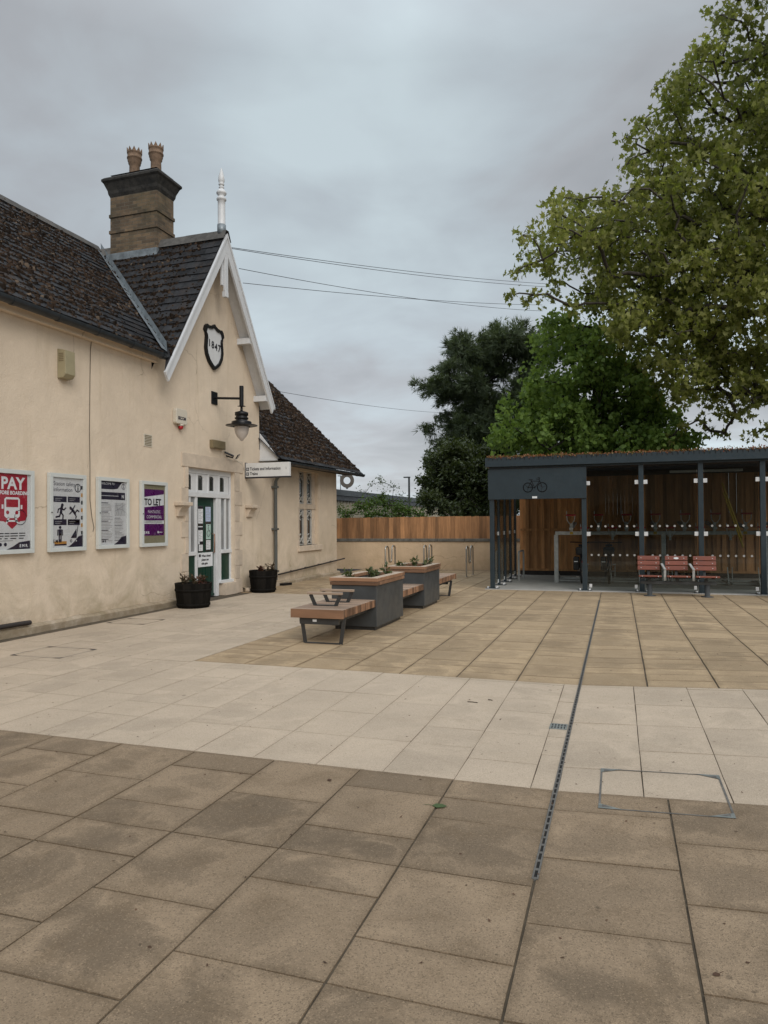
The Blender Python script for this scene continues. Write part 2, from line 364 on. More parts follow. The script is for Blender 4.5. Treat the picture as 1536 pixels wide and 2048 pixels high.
        if fix:
            bm = bmesh.new(); bm.from_mesh(me); bmesh.ops.recalc_face_normals(bm, faces=bm.faces); bm.to_mesh(me); bm.free()
        ob = bpy.data.objects.new(name, me); COL.objects.link(ob)
        if parent is not None: ob.parent = parent
        else: ob.location = o
        if bevel:
            md = ob.modifiers.new('bevel', 'BEVEL'); md.width = bevel; md.segments = seg; md.limit_method = 'ANGLE'; md.angle_limit = R(40)
        return ob
_tc = {}
def text_geo(st, size, align='LEFT', bold=0.):
    key = (st, size, align, bold)
    if key not in _tc:
        cu = bpy.data.curves.new('lettering', 'FONT'); cu.body = st; cu.size = size; cu.align_x = align; cu.offset = bold; cu.resolution_u = 3
        ob = bpy.data.objects.new('lettering', cu); COL.objects.link(ob); bpy.context.view_layer.update()
        dg = bpy.context.evaluated_depsgraph_get(); me = bpy.data.meshes.new_from_object(ob.evaluated_get(dg))
        _tc[key] = ([(v.co.x, v.co.y) for v in me.vertices], [list(p.vertices) for p in me.polygons])
        bpy.data.objects.remove(ob); bpy.data.meshes.remove(me); bpy.data.curves.remove(cu)
    return _tc[key]
def tag(o, label=None, cat=None, group=None, kind=None):
    if label: o['label'] = label
    if cat: o['category'] = cat
    if group: o['group'] = group
    if kind: o['kind'] = kind
    return o
def thing(name, loc, label, cat, group=None):
    o = bpy.data.objects.new(name, None); COL.objects.link(o); o.location = loc; o.empty_display_size = .2
    return tag(o, label, cat, group)
def copy_tree(o, loc=None, rz=None, label=None, parent=None):
    c = o.copy(); COL.objects.link(c)
    if parent is not None: c.parent = parent
    if loc is not None: c.location = loc
    if rz is not None: c.rotation_euler = (0, 0, rz)
    if label: c['label'] = label
    for ch in list(o.children): copy_tree(ch, parent=c)
    return c
W = -8.2                                    # facade plane of the station, facing +X
def F(u, v, w): return (W+w, u, v)          # u along +Y, v up, w outwards
# ------------------------------------------------------------------ world and sun
SUN_EL, SUN_AZ = R(36), R(138)               # azimuth clockwise from +Y
wd = bpy.data.worlds.new('World'); SC.world = wd; wd.use_nodes = True
N = NB(wd.node_tree); bg = wd.node_tree.nodes['Background']; bg.inputs['Strength'].default_value = .1
sky = N.new('ShaderNodeTexSky', sky_type='NISHITA'); sky.sun_disc = False; sky.sun_elevation = SUN_EL; sky.sun_rotation = SUN_AZ; sky.air_density = 1.; sky.dust_density = 2.
dirv = N.vmath('NORMALIZE', N.new('ShaderNodeTexCoord').outputs['Generated'])
sx = N.new('ShaderNodeSeparateXYZ'); N.put(sx.inputs[0], dirv)
zz = N.math('MAXIMUM', sx.outputs[2], 0.); zp = N.math('ADD', zz, .16)
cv = N.new('ShaderNodeCombineXYZ'); N.put(cv.inputs[0], N.math('DIVIDE', sx.outputs[0], zp)); N.put(cv.inputs[1], N.math('DIVIDE', sx.outputs[1], zp)); N.put(cv.inputs[2], 5.5)
n1 = N.noise(cv.outputs[0], .75, 5, .48, .5); n2 = N.noise(cv.outputs[0], 2.1, 6, .52, .35)
nn = N.math('ADD', N.math('MULTIPLY', n1, .68), N.math('MULTIPLY', n2, .32))
cl = N.new('ShaderNodeValToRGB'); N.put(cl.inputs[0], nn); cr = cl.color_ramp
cr.elements[0].position = .37; cr.elements[0].color = (.335, .35, .37, 1)
cr.elements[1].position = .66; cr.elements[1].color = (.60, .69, .73, 1)
e = cr.elements.new(.47); e.color = (.425, .445, .47, 1); e = cr.elements.new(.56); e.color = (.50, .56, .60, 1)
hor = N.ramp(zz, 0, .34, 1.42, 1.); zen = N.ramp(zz, .55, .95, 1., 2.8); k = N.math('MULTIPLY', N.math('MULTIPLY', hor, zen), 8.3)
sc = N.new('ShaderNodeVectorMath', operation='SCALE'); N.put(sc.inputs[0], cl.outputs[0]); N.put(sc.inputs[3], k)
N.put(bg.inputs['Color'], N.mix(.07, sc.outputs[0], sky.outputs[0]))
sun = bpy.data.objects.new('sun', bpy.data.lights.new('sun', 'SUN')); COL.objects.link(sun)
sun.data.energy = 1.5; sun.data.angle = R(38); sun.data.color = (1, .95, .88)
sdir = Vector((math.sin(SUN_AZ)*math.cos(SUN_EL), math.cos(SUN_AZ)*math.cos(SUN_EL), math.sin(SUN_EL)))
sun.rotation_euler = sdir.to_track_quat('Z', 'Y').to_euler()
SC.view_settings.view_transform = 'Standard'; SC.view_settings.look = 'None'; SC.view_settings.exposure = .24; SC.view_settings.gamma = 1
SC.cycles.transparent_max_bounces = 16; SC.cycles.max_bounces = 8
# ------------------------------------------------------------------ ground and paving
XD = -.365
def gz(x, y):
    k = min(1, max(0, (12-y)/5)); k = k*k*(3-2*k)
    return .04*max(0, min(x-XD, 3.2))*k
g = MB(); g.add([(-400, -300, -.06), (400, -300, -.06), (400, 600, -.06), (-400, 600, -.06)], [(0, 1, 2, 3)])
tag(g.build('ground', asphalt, fix=False), kind='structure')
pv = MB(); uvs = []; edge = []
def slab(x0, x1, y0, y1, m, gx=.005, gy=.0035):
    x0 += gx; x1 -= gx; y0 += gy; y1 -= gy
    if x1-x0 < .02 or y1-y0 < .02: return
    e = random.uniform(-.0012, .0012); t_ = random.random(); r2 = random.random(); d = min(.045, (x1-x0)*.3, (y1-y0)*.3); j = lambda: random.uniform(-.0018, .0018)
    cx, cy = (x0+x1)/2, (y0+y1)/2
    out = [(x0+j(), y0+j()), (cx+j(), y0+j()), (x1+j(), y0+j()), (x1+j(), cy+j()), (x1+j(), y1+j()), (cx+j(), y1+j()), (x0+j(), y1+j()), (x0+j(), cy+j())]
    inn = [(x0+d, y0+d), (cx, y0+d), (x1-d, y0+d), (x1-d, cy), (x1-d, y1-d), (cx, y1-d), (x0+d, y1-d), (x0+d, cy)]
    vs = [(x, y, gz(x, y)+e-.001) for x, y in out]+[(x, y, gz(x, y)+e) for x, y in inn]+[(x, y, gz(x, y)-.012) for x, y in out]
    fs = [(i, (i+1) % 8, 8+(i+1) % 8, 8+i) for i in range(8)]+[tuple(range(8, 16))]+[(i, 16+i, 16+(i+1) % 8, (i+1) % 8) for i in range(8)]
    pv.add(vs, fs, m, False, t_); pv.t2 += [r2]*17; edge.extend([1.]*8+[0.]*8+[1.]*8)
    pu = [(x-cx, y-cy) for x, y in out+inn]+[(9, 9)]*8
    for f in fs: uvs.extend([pu[i] for i in f])
MOD = .2865
def column(x0, x1, ys, ye, m, steps=None, unit=MOD, choices=(2, 2, 2, 1, 2), back=False, **k):
    """slabs laid from ys towards ye (back: towards smaller Y)"""
    y = ys; i = 0; sg = -1 if back else 1
    while (y-ye)*sg < -1e-3:
        n = steps[i] if steps and i < len(steps) else random.choice(choices); i += 1
        y2 = y+sg*n*unit; y2 = max(y2, ye) if back else min(y2, ye)
        slab(x0, x1, min(y, y2), max(y, y2), m, **k); y = y2
NB_, FB = 4.262, 7.06                       # the pale band's near and far edges
near = {0: [1, 1, 2, 2, 1], -1: [1, 2, 1, 1, 2, 2], -2: [2, 2, 2, 2], -3: [1, 2, 1, 1, 2], -4: [2, 2, 1, 2], -5: [1, 2, 2], 1: [1, 2, 2, 2], 2: [2, 2, 2, 2]}
for k_ in range(-12, 14):                   # near tan field; column 0 lies left of the drain
    if k_ <= 0: x0, x1 = XD-.607*(1-k_), XD-.607*(-k_)
    else: x0, x1 = XD+.61*(k_-1), XD+.61*k_
    column(x0, x1, NB_, -6, 0, near.get(k_), back=True, gx=.0055, gy=.0045)
LW = .46
xs = [-.51-LW*i for i in range(0, 17)]
xs = [W+.02 if x < W+.2 else x for x in xs if x > W-.3]
for a, b in zip(xs[1:], xs[:-1]):           # pale band and the pale strip along the station
    column(a, b, NB_, FB if b > -4.6 else 14.3, 2, unit=.21, choices=(3, 3, 2, 3, 5), gx=.0028, gy=.0022)
column(-.51, XD-.012, NB_, FB, 2, unit=.21, choices=(3, 2, 3), gx=.003, gy=.003)
for i in range(14): column(.12+LW*(i-1) if i else XD+.012, .12+LW*i, NB_, FB, 2, unit=.21, choices=(3, 2, 3, 4), gx=.003, gy=.003)
lx = xs[[i for i, x in enumerate(xs) if x <= -4.6][0]]
fx = [XD-.605*i for i in range(0, 8)]; fx = [x for x in fx if x > lx+.15]+[lx]
for a, b in zip(fx[1:], fx[:-1]): column(a, b, FB, 22.45 if b < -2.7 else 16.42, 1, choices=(1, 2, 1, 2, 1), gx=.0075, gy=.0035)
for i in range(14): column(XD+.61*i, XD+.61*(i+1), FB, 16.42, 1, choices=(1, 2, 1, 2, 1), gx=.0075, gy=.0035)
x = lx
while x > W+.03: column(max(x-.605, W+.02), x, 14.3, 22.45, 1, choices=(1, 2, 2), gx=.006, gy=.003); x -= .605
for i in range(20):                         # mortar bed under the slabs
    x0 = -14+i*1.6; x1 = x0+1.6
bx = sorted(set([-8.3, -6, -4, -2, XD, .5, 1.5, 2.835, 5, 9])); by = [-6, 0, 3, 5, 7, 8, 9, 10, 11, 12, 14, 16.42, 22.45]
for x0, x1 in zip(bx[:-1], bx[1:]):
    for y0, y1 in zip(by[:-1], by[1:]):
        if x0 >= -2.8 and y0 >= 16.42: continue
        pv.add([(a, b, gz(a, b)-.007) for a, b in ((x0, y0), (x1, y0), (x1, y1), (x0, y1))], [(0, 1, 2, 3)], 3, False, .5); pv.t2.append(.5); uvs.extend([(9, 9)]*4); edge.extend([0.]*4)
pav = tag(pv.build('pavement', [slabdark, slabfar, slablight, jointm], fix=False), kind='structure')
ea = pav.data.attributes.new('edge', 'FLOAT', 'POINT'); ea.data.foreach_set('value', edge)
ul = pav.data.uv_layers.new(name='slab'); ul.data.foreach_set('uv', np.array(uvs, dtype=np.float32).ravel())
# drainage slot
dr = thing('drain_channel', (XD, 3.18, 0), 'long narrow slotted steel drainage channel running through the paving towards the shelter', 'drain')
m_ = MB(); rl = MB(); ys = np.arange(3.18, 14.7, .5)
for y0 in ys:
    y1 = min(y0+.5, 14.7)
    for sx_, a, b in ((0, XD-.0145, XD-.007), (1, XD+.007, XD+.0145)):
        rl.add([(x, y, gz(x, y)+dz) for dz in (-.01, .003) for x, y in ((a, y0), (b, y0), (b, y1), (a, y1))], [(4, 5, 6, 7), (0, 1, 5, 4), (1, 2, 6, 5), (2, 3, 7, 6), (3, 0, 4, 7)], 0)
    m_.add([(x, y, gz(x, y)-.001) for x, y in ((XD-.01, y0), (XD+.01, y0), (XD+.01, y1), (XD-.01, y1))], [(0, 1, 2, 3)], 0)
y = 3.18
while y < 14.68:
    z = gz(XD, y)
    rl.box(XD-.0095, XD+.0095, y, y+.02, z-.01, z+.0016, 0); y += .085
rl.build('grating', castiron, dr, dr.location); m_.build('slot_bed', slot, dr, dr.location, fix=False)
t = thing('drain_access_cover', (-.475, 5.55, 0), 'small slotted rectangular steel cover set beside the drainage channel', 'drain cover')
a = MB().box(-.515, -.385, 5.51, 5.66, -.01, .003); a.build('cover_plate', verdigris, t, t.location)
a = MB()
for i in range(5):
    for j in range(2): a.box(-.50+i*.023, -.492+i*.023, 5.53+j*.065, 5.575+j*.065, 0, .0042)
a.build('slots', slot, t, t.location)
def manhole(x0, x1, y0, y1, label, mat, corner):
    t = thing('manhole_cover', ((x0+x1)/2, (y0+y1)/2, gz((x0+x1)/2, (y0+y1)/2)), label, 'manhole cover', 'recessed paved manhole covers')
    e = .011; f = MB(); c = MB()
    def pt(x, y, d): return (x, y, gz(x, y)+d)
    for a, b, c0, d0 in ((x0, x1, y0, y0+e), (x0, x1, y1-e, y1), (x0, x0+e, y0+e, y1-e), (x1-e, x1, y0+e, y1-e)):
        f.add([pt(a, c0, .002), pt(b, c0, .002), pt(b, d0, .002), pt(a, d0, .002)], [(0, 1, 2, 3)])
    for cx, cy, sx_, sy_ in ((x0, y0, 1, 1), (x1, y0, -1, 1), (x0, y1, 1, -1), (x1, y1, -1, -1)):
        for q in ((.012, .085), (.1, .0)):
            pass
        MB().add([pt(cx, cy, .0035), pt(cx+sx_*.13, cy, .0035), pt(cx, cy+sy_*.07, .0035)], [(0, 1, 2)]).build('corner_plate', corner, t, t.location, fix=False)
        f.add([pt(cx+sx_*.02, cy+sy_*.018, .0042), pt(cx+sx_*.075, cy+sy_*.018, .0042), pt(cx+sx_*.02, cy+sy_*.055, .0042)], [(0, 1, 2)])
    f.build('frame', mat, t, t.location, fix=False)
    return t
manhole(-.12, .56, 4.04, 4.69, 'square recessed manhole cover with zinc corner plates right of the drainage channel', castiron, verdigris)
manhole(-7.0, -6.25, 6.72, 7.35, 'recessed manhole cover with dark corners in the pale paving below the poster cases, nearer one', castiron, brownpipe)
manhole(-7.78, -7.08, 9.36, 9.93, 'faint recessed manhole cover in the pale paving close to the station wall, farther one', jointm, brownpipe)
# ------------------------------------------------------------------ the station building
ST = thing('station_building', (W, 13.18, 0), 'cream rendered Victorian railway station with slate roofs, gable, chimney and white bargeboards', 'station building')
O = ST.location
EAVE_X, EAVE_Z, RX, RZ = -8.0, 4.78, -11.15, 7.83
GY, GZ, GS = 13.18, 7.75, 1.56              # gable ridge line and its slope
MS = (RZ-EAVE_Z)/(EAVE_X-RX)
DO = (12.26, 14.08, 2.72); WO = (17.5, 18.8, .95, 3.0)
wl = MB()
def wallgrid(y0, y1, z0, z1, holes):
    ys = sorted(set([y0, y1]+[h[0] for h in holes]+[h[1] for h in holes])); zs = sorted(set([z0, z1]+[h[2] for h in holes]+[h[3] for h in holes]))
    for a, b in zip(ys[:-1], ys[1:]):
        for c, d in zip(zs[:-1], zs[1:]):
            if any(h[0] <= (a+b)/2 <= h[1] and h[2] <= (c+d)/2 <= h[3] for h in holes): continue
            wl.rect(a, b, c, d, F, 0)
wallgrid(-14, 11.1, 0, 4.8, [])
wallgrid(11.1, 15.25, 0, 4.45, [(DO[0], DO[1], 0, DO[2])])
wl.flat([(11.1, 4.45), (15.25, 4.45), (GY, GZ-.06)], F, 0)
wallgrid(15.25, 20.17, 0, 3.35, [WO])
for h in ((DO[0], DO[1], 0, DO[2]), WO):    # reveals
    y0, y1, z0, z1 = h; dp = -.14 if h[2] == 0 else -.3
    wl.add([F(y0, z0, 0), F(y0, z1, 0), F(y0, z1, dp), F(y0, z0, dp)], [(0, 1, 2, 3)]); wl.add([F(y1, z0, 0), F(y1, z1, 0), F(y1, z1, dp), F(y1, z0, dp)], [(0, 1, 2, 3)])
    wl.add([F(y0, z1, 0), F(y1, z1, 0), F(y1, z1, dp), F(y0, z1, dp)], [(0, 1, 2, 3)])
wl.add([(W, 20.17, 0), (-14.2, 20.17, 0), (-14.2, 20.17, 3.35), (-11.1, 20.17, 6.3), (W, 20.17, 3.35)], [(0, 1, 2, 3, 4)])
wl.add([(W, 15.25, 3), (-11, 15.25, 3), (-11, 15.25, 4.5), (W, 15.25, 4.5)], [(0, 1, 2, 3)])
wl.add([(W, -14, 0), (-14.2, -14, 0), (-14.2, -14, 4.8), (-11.15, -14, 7.7), (W, -14, 4.8)], [(0, 1, 2, 3, 4)])
wl.build('wall', wallm, ST, O, fix=False)
# --- slate roofs
class VN:
    def __init__(s, seed): s.g = np.random.RandomState(seed).rand(64, 64)
    def __call__(s, x, y):
        xi, yi = np.floor(x).astype(int), np.floor(y).astype(int); fx, fy = x-xi, y-yi; fx = fx*fx*(3-2*fx); fy = fy*fy*(3-2*fy)
        G_ = lambda a, b: s.g[a % 64, b % 64]
        return (G_(xi, yi)*(1-fx)+G_(xi+1, yi)*fx)*(1-fy)+(G_(xi, yi+1)*(1-fx)+G_(xi+1, yi+1)*fx)*fy
def slates(O0, u, d, U, S, inside, sw=.30, ex=.20):
    O0, u, d = Vector(O0), Vector(u).normalized(), Vector(d).normalized(); n = u.cross(d)
    if n.z < 0: n = -n
    mb = MB(); i = 0; s_ = 0.
    while s_ < S:
        e = min(ex, S-s_); uu = -(i % 2)*sw/2
        while uu < U:
            cu, cs = uu+sw/2, s_+e/2
            if inside(cu, cs):
                j = random.uniform(-.008, .008); a, b = max(0, uu+.003), min(U+.02, uu+sw-.003); s0, s1 = s_-.01, s_+e+.012+j; l0, l1 = .004, .02+random.uniform(0, .008); tw = random.uniform(-.004, .004)
                vs = [O0+u*a+d*s0+n*l0, O0+u*b+d*s0+n*l0, O0+u*b+d*s1+n*(l1+tw), O0+u*a+d*(s1+random.uniform(-.006, .006))+n*(l1-tw)]
                vs += [vs[2]-n*.014, vs[3]-n*.014]
                mb.add(vs, [(0, 1, 2, 3), (3, 2, 4, 5)], 0, False, random.random())
            uu += sw
        s_ += ex; i += 1
    return mb, O0, u, d, n
def moss_on(O0, u, d, n, U, S, count, inside, seed, bias, smin=.014, smax=.05, ex=.20):
    rs = np.random.RandomState(seed); v1, v2 = VN(seed), VN(seed+1); out = []
    uu = rs.rand(count*6)*U; ss = rs.rand(count*6)*S
    ss = np.where(rs.rand(len(ss)) < .6, np.round(ss/ex)*ex+rs.normal(0, .018, len(ss))+.015, ss)
    w = .6*v1(uu*.8, ss*.8)+.4*v2(uu*3.5, ss*3.5); keep = (w+rs.normal(0, .07, len(w)) > bias); uu, ss, w = uu[keep][:count], ss[keep][:count], w[keep][:count]
    mb = MB()
    for a, b, ww in zip(uu, ss, w):
        if not inside(a, b): continue
        r = rs.uniform(smin, smax)*(1+.5*(rs.rand() < .08)); h = r*rs.uniform(.45, .95); c = O0+u*a+d*b+n*.012; ph = rs.rand()*6
        vs = [c+(u*math.cos(ph+k*1.2566)*rs.uniform(.7, 1.25)+d*math.sin(ph+k*1.2566)*rs.uniform(.6, 1.1))*r for k in range(5)]
        vs += [c+n*h+u*rs.uniform(-.4, .4)*r+d*rs.uniform(-.3, .3)*r]
        mb.add(vs, [(k, (k+1) % 5, 5) for k in range(5)], 0, rs.rand() < .5, float(np.clip(rs.beta(1.6, 2.2)+.25*(ww-.5), 0, 1)))
    return mb
def sheet(mb, pts): mb.add(pts, [list(range(len(pts)))], 0)
# main roof, east slope: u along +Y from Y0, d downslope
Y0 = -14.; SL = math.hypot(EAVE_X-RX, RZ-EAVE_Z); vy = lambda z: GY-(GZ-z)/GS
def in_main(u_, s_):
    z = RZ-s_*(RZ-EAVE_Z)/SL; y = Y0+u_
    return y < vy(z)-.07
base = MB(); sheet(base, [(RX, Y0, RZ-.012), (EAVE_X, Y0, EAVE_Z-.012), (EAVE_X, 11.3, EAVE_Z-.012), (RX, GY, RZ-.012)])
sheet(base, [(RX, Y0, RZ-.012), (-14.3, Y0, EAVE_Z-.012), (-14.3, 15.2, EAVE_Z-.012), (RX, 15.2, RZ-.012)])
rf = base.build('roof', slatebase, ST, O, fix=False)
mb, o0, u_, d_, n_ = slates((RX, Y0, RZ), (0, 1, 0), (EAVE_X-RX, 0, EAVE_Z-RZ), 28, SL+.04, lambda a, b: in_main(a, b) and a > 15)
mb.build('slates', slate, rf, O, fix=False)
moss_on(o0, u_, d_, n_, 28, SL, 30000, lambda a, b: in_main(a, b) and a > 18, 3, .36).build('moss', moss, rf, O, fix=False)
# gable roof, both slopes
GF = -7.86; GL = math.hypot(GY-11.03, (GY-11.03)*GS)
gb = MB(); sheet(gb, [(GF, GY, GZ-.012), (GF, 11.02, GZ-.012-(GY-11.02)*GS), (EAVE_X, vy(EAVE_Z)+.0, EAVE_Z-.012), (RX+.08, GY, GZ-.012)])
sheet(gb, [(GF, GY, GZ-.012), (GF, 15.34, GZ-.012-(15.34-GY)*GS), (-14, 15.34, GZ-.012-(15.34-GY)*GS), (-14, GY, GZ-.012)])
gr = gb.build('roof', slatebase, ST, O, fix=False)
def in_gab(a, b):
    z = GZ-b*GS/math.hypot(1, GS); X_ = GF-a
    return X_ > (EAVE_X-(z-EAVE_Z)/MS)+.06
mb, o0, u_, d_, n_ = slates((GF, GY, GZ), (-1, 0, 0), (0, -1, -GS), 3.6, GL+.03, in_gab, sw=.31, ex=.21)
mb.build('slates', slate, gr, O, fix=False)
moss_on(o0, u_, d_, n_, 3.6, GL, 3300, in_gab, 11, .42, smax=.045, ex=.21).build('moss', moss, gr, O, fix=False)
mb, o0, u_, d_, n_ = slates((GF, GY, GZ), (-1, 0, 0), (0, 1, -GS), 5.5, GL+.03, lambda a, b: True, sw=.31, ex=.21)
mb.build('slates', slate, gr, O, fix=False)
# wing roof
WE_X, WE_Z, WS, WR_X, WV = -7.66, 3.13, .96, -11.1, 20.95
WR_Z = WE_Z+(WE_X-WR_X)*WS; WL = math.hypot(WE_X-WR_X, WR_Z-WE_Z)
wb = MB(); sheet(wb, [(WR_X, 15.2, WR_Z-.012), (WE_X, 15.2, WE_Z-.012), (WE_X, WV, WE_Z-.012), (WR_X, WV, WR_Z-.012)])
sheet(wb, [(WR_X, 13, WR_Z-.012), (-14.5, 13, WE_Z-.012), (-14.5, WV, WE_Z-.012), (WR_X, WV, WR_Z-.012)])
sheet(wb, [(W, 15.2, WE_Z-.06), (WE_X, 15.2, WE_Z-.06), (WE_X, WV, WE_Z-.06), (W, WV, WE_Z-.06)])
sheet(wb, [(WE_X, WV-.01, WE_Z-.06), (WE_X, WV-.01, WE_Z-.012), (WR_X, WV-.01, WR_Z-.012), (WR_X, WV-.01, WR_Z-.25), (W, WV-.01, WE_Z+.3)])
wr = wb.build('roof', slatebase, ST, O, fix=False)
inw = lambda a, b: not (15.28+a < 15.36 and b < WL-.75)
mb, o0, u_, d_, n_ = slates((WR_X, 15.28, WR_Z), (0, 1, 0), (WE_X-WR_X, 0, WE_Z-WR_Z), WV-15.28, WL+.04, inw)
mb.build('slates', slate, wr, O, fix=False)
moss_on(o0, u_, d_, n_, WV-15.28, WL-.1, 15000, inw, 21, .27, smax=.055).build('moss', moss, wr, O, fix=False)
# valley flashing
fl = MB(); a = Vector((EAVE_X+.02, vy(EAVE_Z), EAVE_Z+.035)); b = Vector((EAVE_X-(GZ-EAVE_Z)/MS, GY, GZ+.03))
nseg = 9; dirn = (b-a)
for i in range(nseg):
    p, q = a+dirn*(i/nseg), a+dirn*((i+1)/nseg+.012); j = .006*(i % 2)
    wv = Vector((.0, -.17, .02)); wr_ = Vector((-.05, .05, .17))
    fl.add([p+wv+Vector((0, 0, .0+j)), p+Vector((0, 0, -.012+j)), q+Vector((0, 0, -.012+j)), q+wv+Vector((0, 0, j))], [(0, 1, 2, 3)])
    fl.add([p+Vector((0, 0, -.012+j)), p+wr_+Vector((0, 0, .02+j)), q+wr_+Vector((0, 0, .02+j)), q+Vector((0, 0, -.012+j))], [(0, 1, 2, 3)])
fl.build('valley_flashing', lead, ST, O, fix=False)
# ridge tiles
def ridge(p, q, half, drop):
    rd = MB()
    p, q = Vector(p), Vector(q); L = (q-p).length; n = int(L/.45); d = (q-p)/n; s_ = d.cross(Vector((0, 0, 1))).normalized()
    for i in range(n):
        a_, b_ = p+d*i, p+d*(i+1.03); t_ = random.random(); h = .004*(i % 2)
        sec = lambda c: [c+s_*half+Vector((0, 0, -drop)), c+s_*.05+Vector((0, 0, .045+h)), c-s_*.05+Vector((0, 0, .045+h)), c-s_*half+Vector((0, 0, -drop))]
        A, B = sec(a_), sec(b_); rd.add(A+B, [(0, 1, 5, 4), (1, 2, 6, 5), (2, 3, 7, 6)], 0, False, t_)
    rd.build('ridge_tiles', ridgem, ST, O, fix=False)
ridge((RX, 0, RZ), (RX, 13.1, RZ), .16, .10); ridge((RX-.1, GY, GZ+.01), (GF+.03, GY, GZ+.01), .15, .16); ridge((WR_X, 15.3, WR_Z), (WR_X, WV, WR_Z), .16, .1)
# chimney
ch = thing('chimney', (0, 0, 0), None, None); ch.parent = ST; ch.location = (0, 0, 0)
bpy.data.objects.remove(ch)
CX0, CX1, CY0, CY1 = -10.68, -9.46, 13.0, 13.62
c = MB().box(CX0, CX1, CY0, CY1, 7.1, 8.92)
for z in (8.40, 8.04): c.box(CX0-.022, CX1+.022, CY0-.022, CY1+.022, z, z+.075)
chim = c.build('chimney', brick, ST, O, bevel=.004)
MB().box(CX0-.03, CX1+.03, CY0-.05, CY1+.03, 7.35, 7.58).build('flashing', lead, chim, O)
c = MB(); pr = [(.0, 8.86), (.03, 8.93), (.04, 9.0), (.10, 9.15), (.135, 9.19), (.135, 9.235), (.09, 9.28), (.0, 9.33)]
for (e0, z0), (e1, z1) in zip(pr[:-1], pr[1:]):
    q = lambda e, z: [(CX0-e, CY0-e, z), (CX1+e, CY0-e, z), (CX1+e, CY1+e, z), (CX0-e, CY1+e, z)]
    c.add(q(e0, z0)+q(e1, z1), [(0, 1, 5, 4), (1, 2, 6, 5), (2, 3, 7, 6), (3, 0, 4, 7)])
c.add(q(0, 9.36), [(0, 1, 2, 3)]); c.build('cap', capm, chim, O)
for px, lab in ((-10.27, None), (-9.70, None)):
    c = MB(); prof = [(.15, 9.3), (.135, 9.36), (.118, 9.42), (.112, 9.66), (.135, 9.69), (.135, 9.72), (.15, 9.75), (.15, 9.80), (.165, 9.81), (.165, 9.835), (.15, 9.845), (.155, 9.92), (.165, 9.93), (.165, 9.95), (.14, 9.95), (.12, 9.80)]
    c.lathe([(r, z) for r, z in prof], (px, 13.31, 0), 20)
    for k in range(10):
        a0, a1 = 2*math.pi*k/10, 2*math.pi*(k+.92)/10; am = (a0+a1)/2; P_ = lambda an, r, z: (px+r*math.cos(an), 13.31+r*math.sin(an), z)
        c.add([P_(a0, .165, 9.94), P_(a1, .165, 9.94), P_(am, .172, 10.04), P_(a0, .14, 9.94), P_(a1, .14, 9.94), P_(am, .15, 10.03)], [(0, 1, 2), (3, 4, 5), (0, 2, 5, 3), (1, 2, 5, 4)])
    c.build('chimney_pot', terracotta, chim, O)
# bargeboards, pendant, purlin ends, soffit
bd = .21
for sg in (-1, 1):
    c = MB(); y1 = GY+sg*2.16; zt = lambda y: GZ-.02-abs(y-GY)*GS
    c.add([(x, y, z) for x in (GF-.02, GF+.025) for y, z in ((GY, zt(GY)), (y1, zt(y1)), (y1-sg*.10, zt(y1)-bd*.75), (GY, zt(GY)-bd*1.85))], [(0, 1, 2, 3), (4, 5, 6, 7), (0, 1, 5, 4), (1, 2, 6, 5), (2, 3, 7, 6), (3, 0, 4, 7)])
    c.add([(x, y, z) for x in (GF+.025, GF+.05) for y, z in ((GY, zt(GY)+.01), (y1, zt(y1)+.01), (y1, zt(y1)-.06), (GY, zt(GY)-.075))], [(0, 1, 2, 3), (4, 5, 6, 7), (0, 1, 5, 4), (1, 2, 6, 5), (2, 3, 7, 6), (3, 0, 4, 7)])
    c.build('bargeboard', whitewood, ST, O)
    c = MB(); o_ = -.09
    c.add([(x, y, z) for x in (GF-.02, W+.002) for y, z in ((GY, zt(GY)-.10), ((y1-sg*(.02 if sg > 0 else .3)), zt(y1-sg*(.02 if sg > 0 else .3))-.07))], [(0, 1, 3, 2)]); c.build('soffit', whitewood, ST, O, fix=False)
    for f_ in ((.55, .93) if sg > 0 else ()):
        yy = GY+sg*2.0*f_; MB().box(W+.002, GF-.02, yy-.06, yy+.06, zt(yy)-.36, zt(yy)-.23).build('purlin_end', whitewood, ST, O)
MB().box(GF-.03, GF+.02, GY-.065, GY+.065, 6.5, 7.45).box(GF-.08, GF-.032, GY-.105, GY+.105, 6.62, 7.3).box(GF-.06, GF+.03, GY-.06, GY+.06, 6.38, 6.5).build('pendant', whitewood, ST, O, bevel=.008)
fn = [(.10, 0), (.10, .22), (.092, .24), (.092, .60), (.092, .72), (.118, .735), (.12, .765), (.11, .785), (.085, .80), (.075, .83), (.118, .865), (.128, .89), (.115, .915), (.09, .945), (.06, .965), (.05, .99), (.066, 1.0), (.066, 1.02), (.046, 1.035), (.046, 1.05), (.07, 1.062), (.07, 1.085), (.055, 1.10), (.072, 1.13), (.08, 1.17), (.07, 1.24), (.04, 1.34), (.012, 1.42), (.0001, 1.435)]
fi = MB().lathe([(r*.86, z) for r, z in fn], (GF-.1, GY, 7.74), 20).build('finial', white, ST, O)
MB().lathe([(.092, 0), (.092, .21)], (GF-.1, GY, 7.735), 20).build('finial_sleeve', lead, fi, O)
